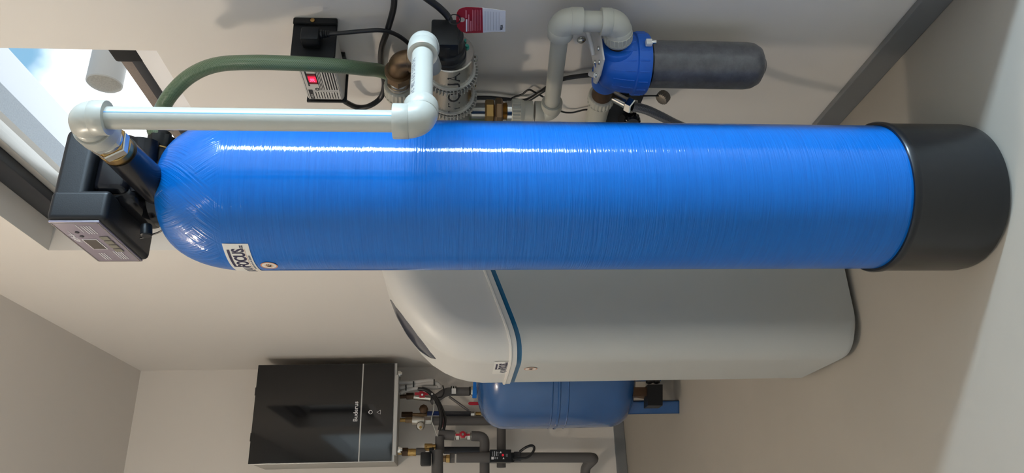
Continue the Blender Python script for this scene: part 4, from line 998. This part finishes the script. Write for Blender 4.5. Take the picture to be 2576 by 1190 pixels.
# flow sensor
f = fitting('flow_sensor', 'black pump sensor box with red dot on the long grey pipe', 'sensor', 1260, 1148, 3.76)
bm = bmesh.new(); cbx(bm, 1233, 1286, 1131, 1162, 3.76, .07); cbx(bm, 1284, 1293, 1139, 1162, 3.775, .05); mesh('sensor_case', bm, BLACK, f, smooth=False)
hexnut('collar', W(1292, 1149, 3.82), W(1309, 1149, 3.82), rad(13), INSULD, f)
fy = 3.7595
def fl_(rects, m_, nm):
    bm = bmesh.new()
    for (a, b, c_, d) in rects: bm.faces.new([bm.verts.new(P(X, Y, y=fy)) for X, Y in ((a, b), (c_, b), (c_, d), (a, d))])
    mesh(nm, bm, m_, f, smooth=False)
fl_([(1236, 1149, 1242, 1156)], WPRINT, 'printed_square')
fl_([(1239, 1136, 1240, 1147), (1243, 1135, 1245, 1148), (1248, 1136, 1250, 1147), (1251.5, 1137, 1253.5, 1141), (1252, 1143, 1253.5, 1147), (1243, 1150, 1244.3, 1155), (1246, 1150, 1248, 1155), (1250, 1150, 1252, 1155), (1273, 1142, 1274, 1149), (1276, 1142, 1277, 1149)], mat('grey_white_print', (.4, .42, .46), .6), 'small_print')
for tri in (((1256, 1140), (1260, 1135), (1262, 1140)), ((1264, 1155), (1267, 1150), (1269, 1155))):
    bm = bmesh.new(); bm.faces.new([bm.verts.new(P(X, Y, y=fy)) for X, Y in tri]); mesh('arrow_mark', bm, WPRINT, f, smooth=False)
disc('red_dot', P(1265, 1145, y=fy+.0002), (0, -1, 0), rad(3, 3.76), mat('red_indicator', (.5, .01, .03), .4, emit=((1, .02, .04), .25)), f)
tube('sensor_loop_cable', [W(1290, 1155, 3.77), W(1310, 1153, 3.77), W(1328, 1150, 3.77), W(1342, 1135, 3.77), W(1343, 1124, 3.77), W(1335, 1121, 3.77), W(1322, 1126, 3.77), W(1308, 1136, 3.79)], rad(3.2), CABLE, f, 10, sm=6)
# white hoses and black cable bundles
f = fitting('condensate_hose', 'white condensate hoses strapped together under the boiler', 'hose', 1050, 965, 3.88)
for pts in ([(1004, 962), (1040, 962), (1080, 957), (1092, 959)], [(1006, 976), (1040, 970), (1090, 964), (1104, 969), (1107, 977)], [(1008, 990), (1015, 984), (1040, 977), (1065, 975), (1100, 975)]):
    tube('hose_wall', [W(X, Y, 3.86) for X, Y in pts], rad(5.2), mat('white_hose_plastic', (.50, .485, .47), .5), f, 14, sm=6)
for X, Y in ((1040, 966), (1092, 961), (1021, 975)):
    bm = bmesh.new(); cbx(bm, X-1.5, X+1.5, Y-7, Y+7, 3.84, .04); mesh('cable_tie', bm, BLACK, f, smooth=False)
box('trunking_end', W(1002, 990, 3.88), W(1018, 972, 3.92), WHITEP, f)
k = tube('cable_bundle', [W(1052, 978, 3.825), W(1072, 982, 3.815), W(1090, 998, 3.80), W(1105, 1025, 3.775), W(1110, 1055, 3.765), W(1106, 1082, 3.765)], rad(4.5), CABLE, None, 12, sm=6); tag(k, 'black cable bundle sagging across the boiler pipes, left strand', 'cable')
k = tube('cable_bundle', [W(1062, 976, 3.845), W(1080, 984, 3.838), W(1100, 1004, 3.823), W(1115, 1035, 3.80), W(1120, 1058, 3.79), W(1116, 1082, 3.79)], rad(3.6), CABLE, None, 12, sm=6); tag(k, 'black cable strand with red wire on the right side of the bundle', 'cable')
tube('red_wire', [W(1110, 1040, 3.785), W(1114, 1058, 3.785), W(1112, 1075, 3.785)], rad(1.5), mat('red_wire_plastic', (.30, .03, .06), .5), k, 8, sm=5)
k = tube('white_wire', [W(1056, 980, 3.82), W(1070, 986, 3.82), W(1086, 991, 3.80), W(1092, 1010, 3.79), W(1090, 1035, 3.79), W(1085, 1055, 3.78), W(1092, 1075, 3.78), W(1100, 1098, 3.78)], rad(1.1), mat('white_wire_plastic', (.55, .55, .52), .5), None, 8, sm=6); tag(k, 'thin white wire tied to the black cable bundle', 'cable')
bmesh_ = bmesh.new(); bmesh.ops.create_uvsphere(bmesh_, u_segments=10, v_segments=8, radius=rad(2.4), matrix=Matrix.Translation(W(1087, 991, 3.79))); mesh('tie_knot', bmesh_, WHITEP, k)
k = tube('black_strap', [W(1103, 1000, 3.89), W(1112, 998, 3.87), W(1117, 985, 3.87), W(1114, 970, 3.88)], rad(1.6), CABLE, None, 8, sm=6); tag(k, 'black strap looped round the grey pipe bend', 'strap')

# parents sit at each thing's base; children were built in room coordinates
bpy.context.view_layer.update()
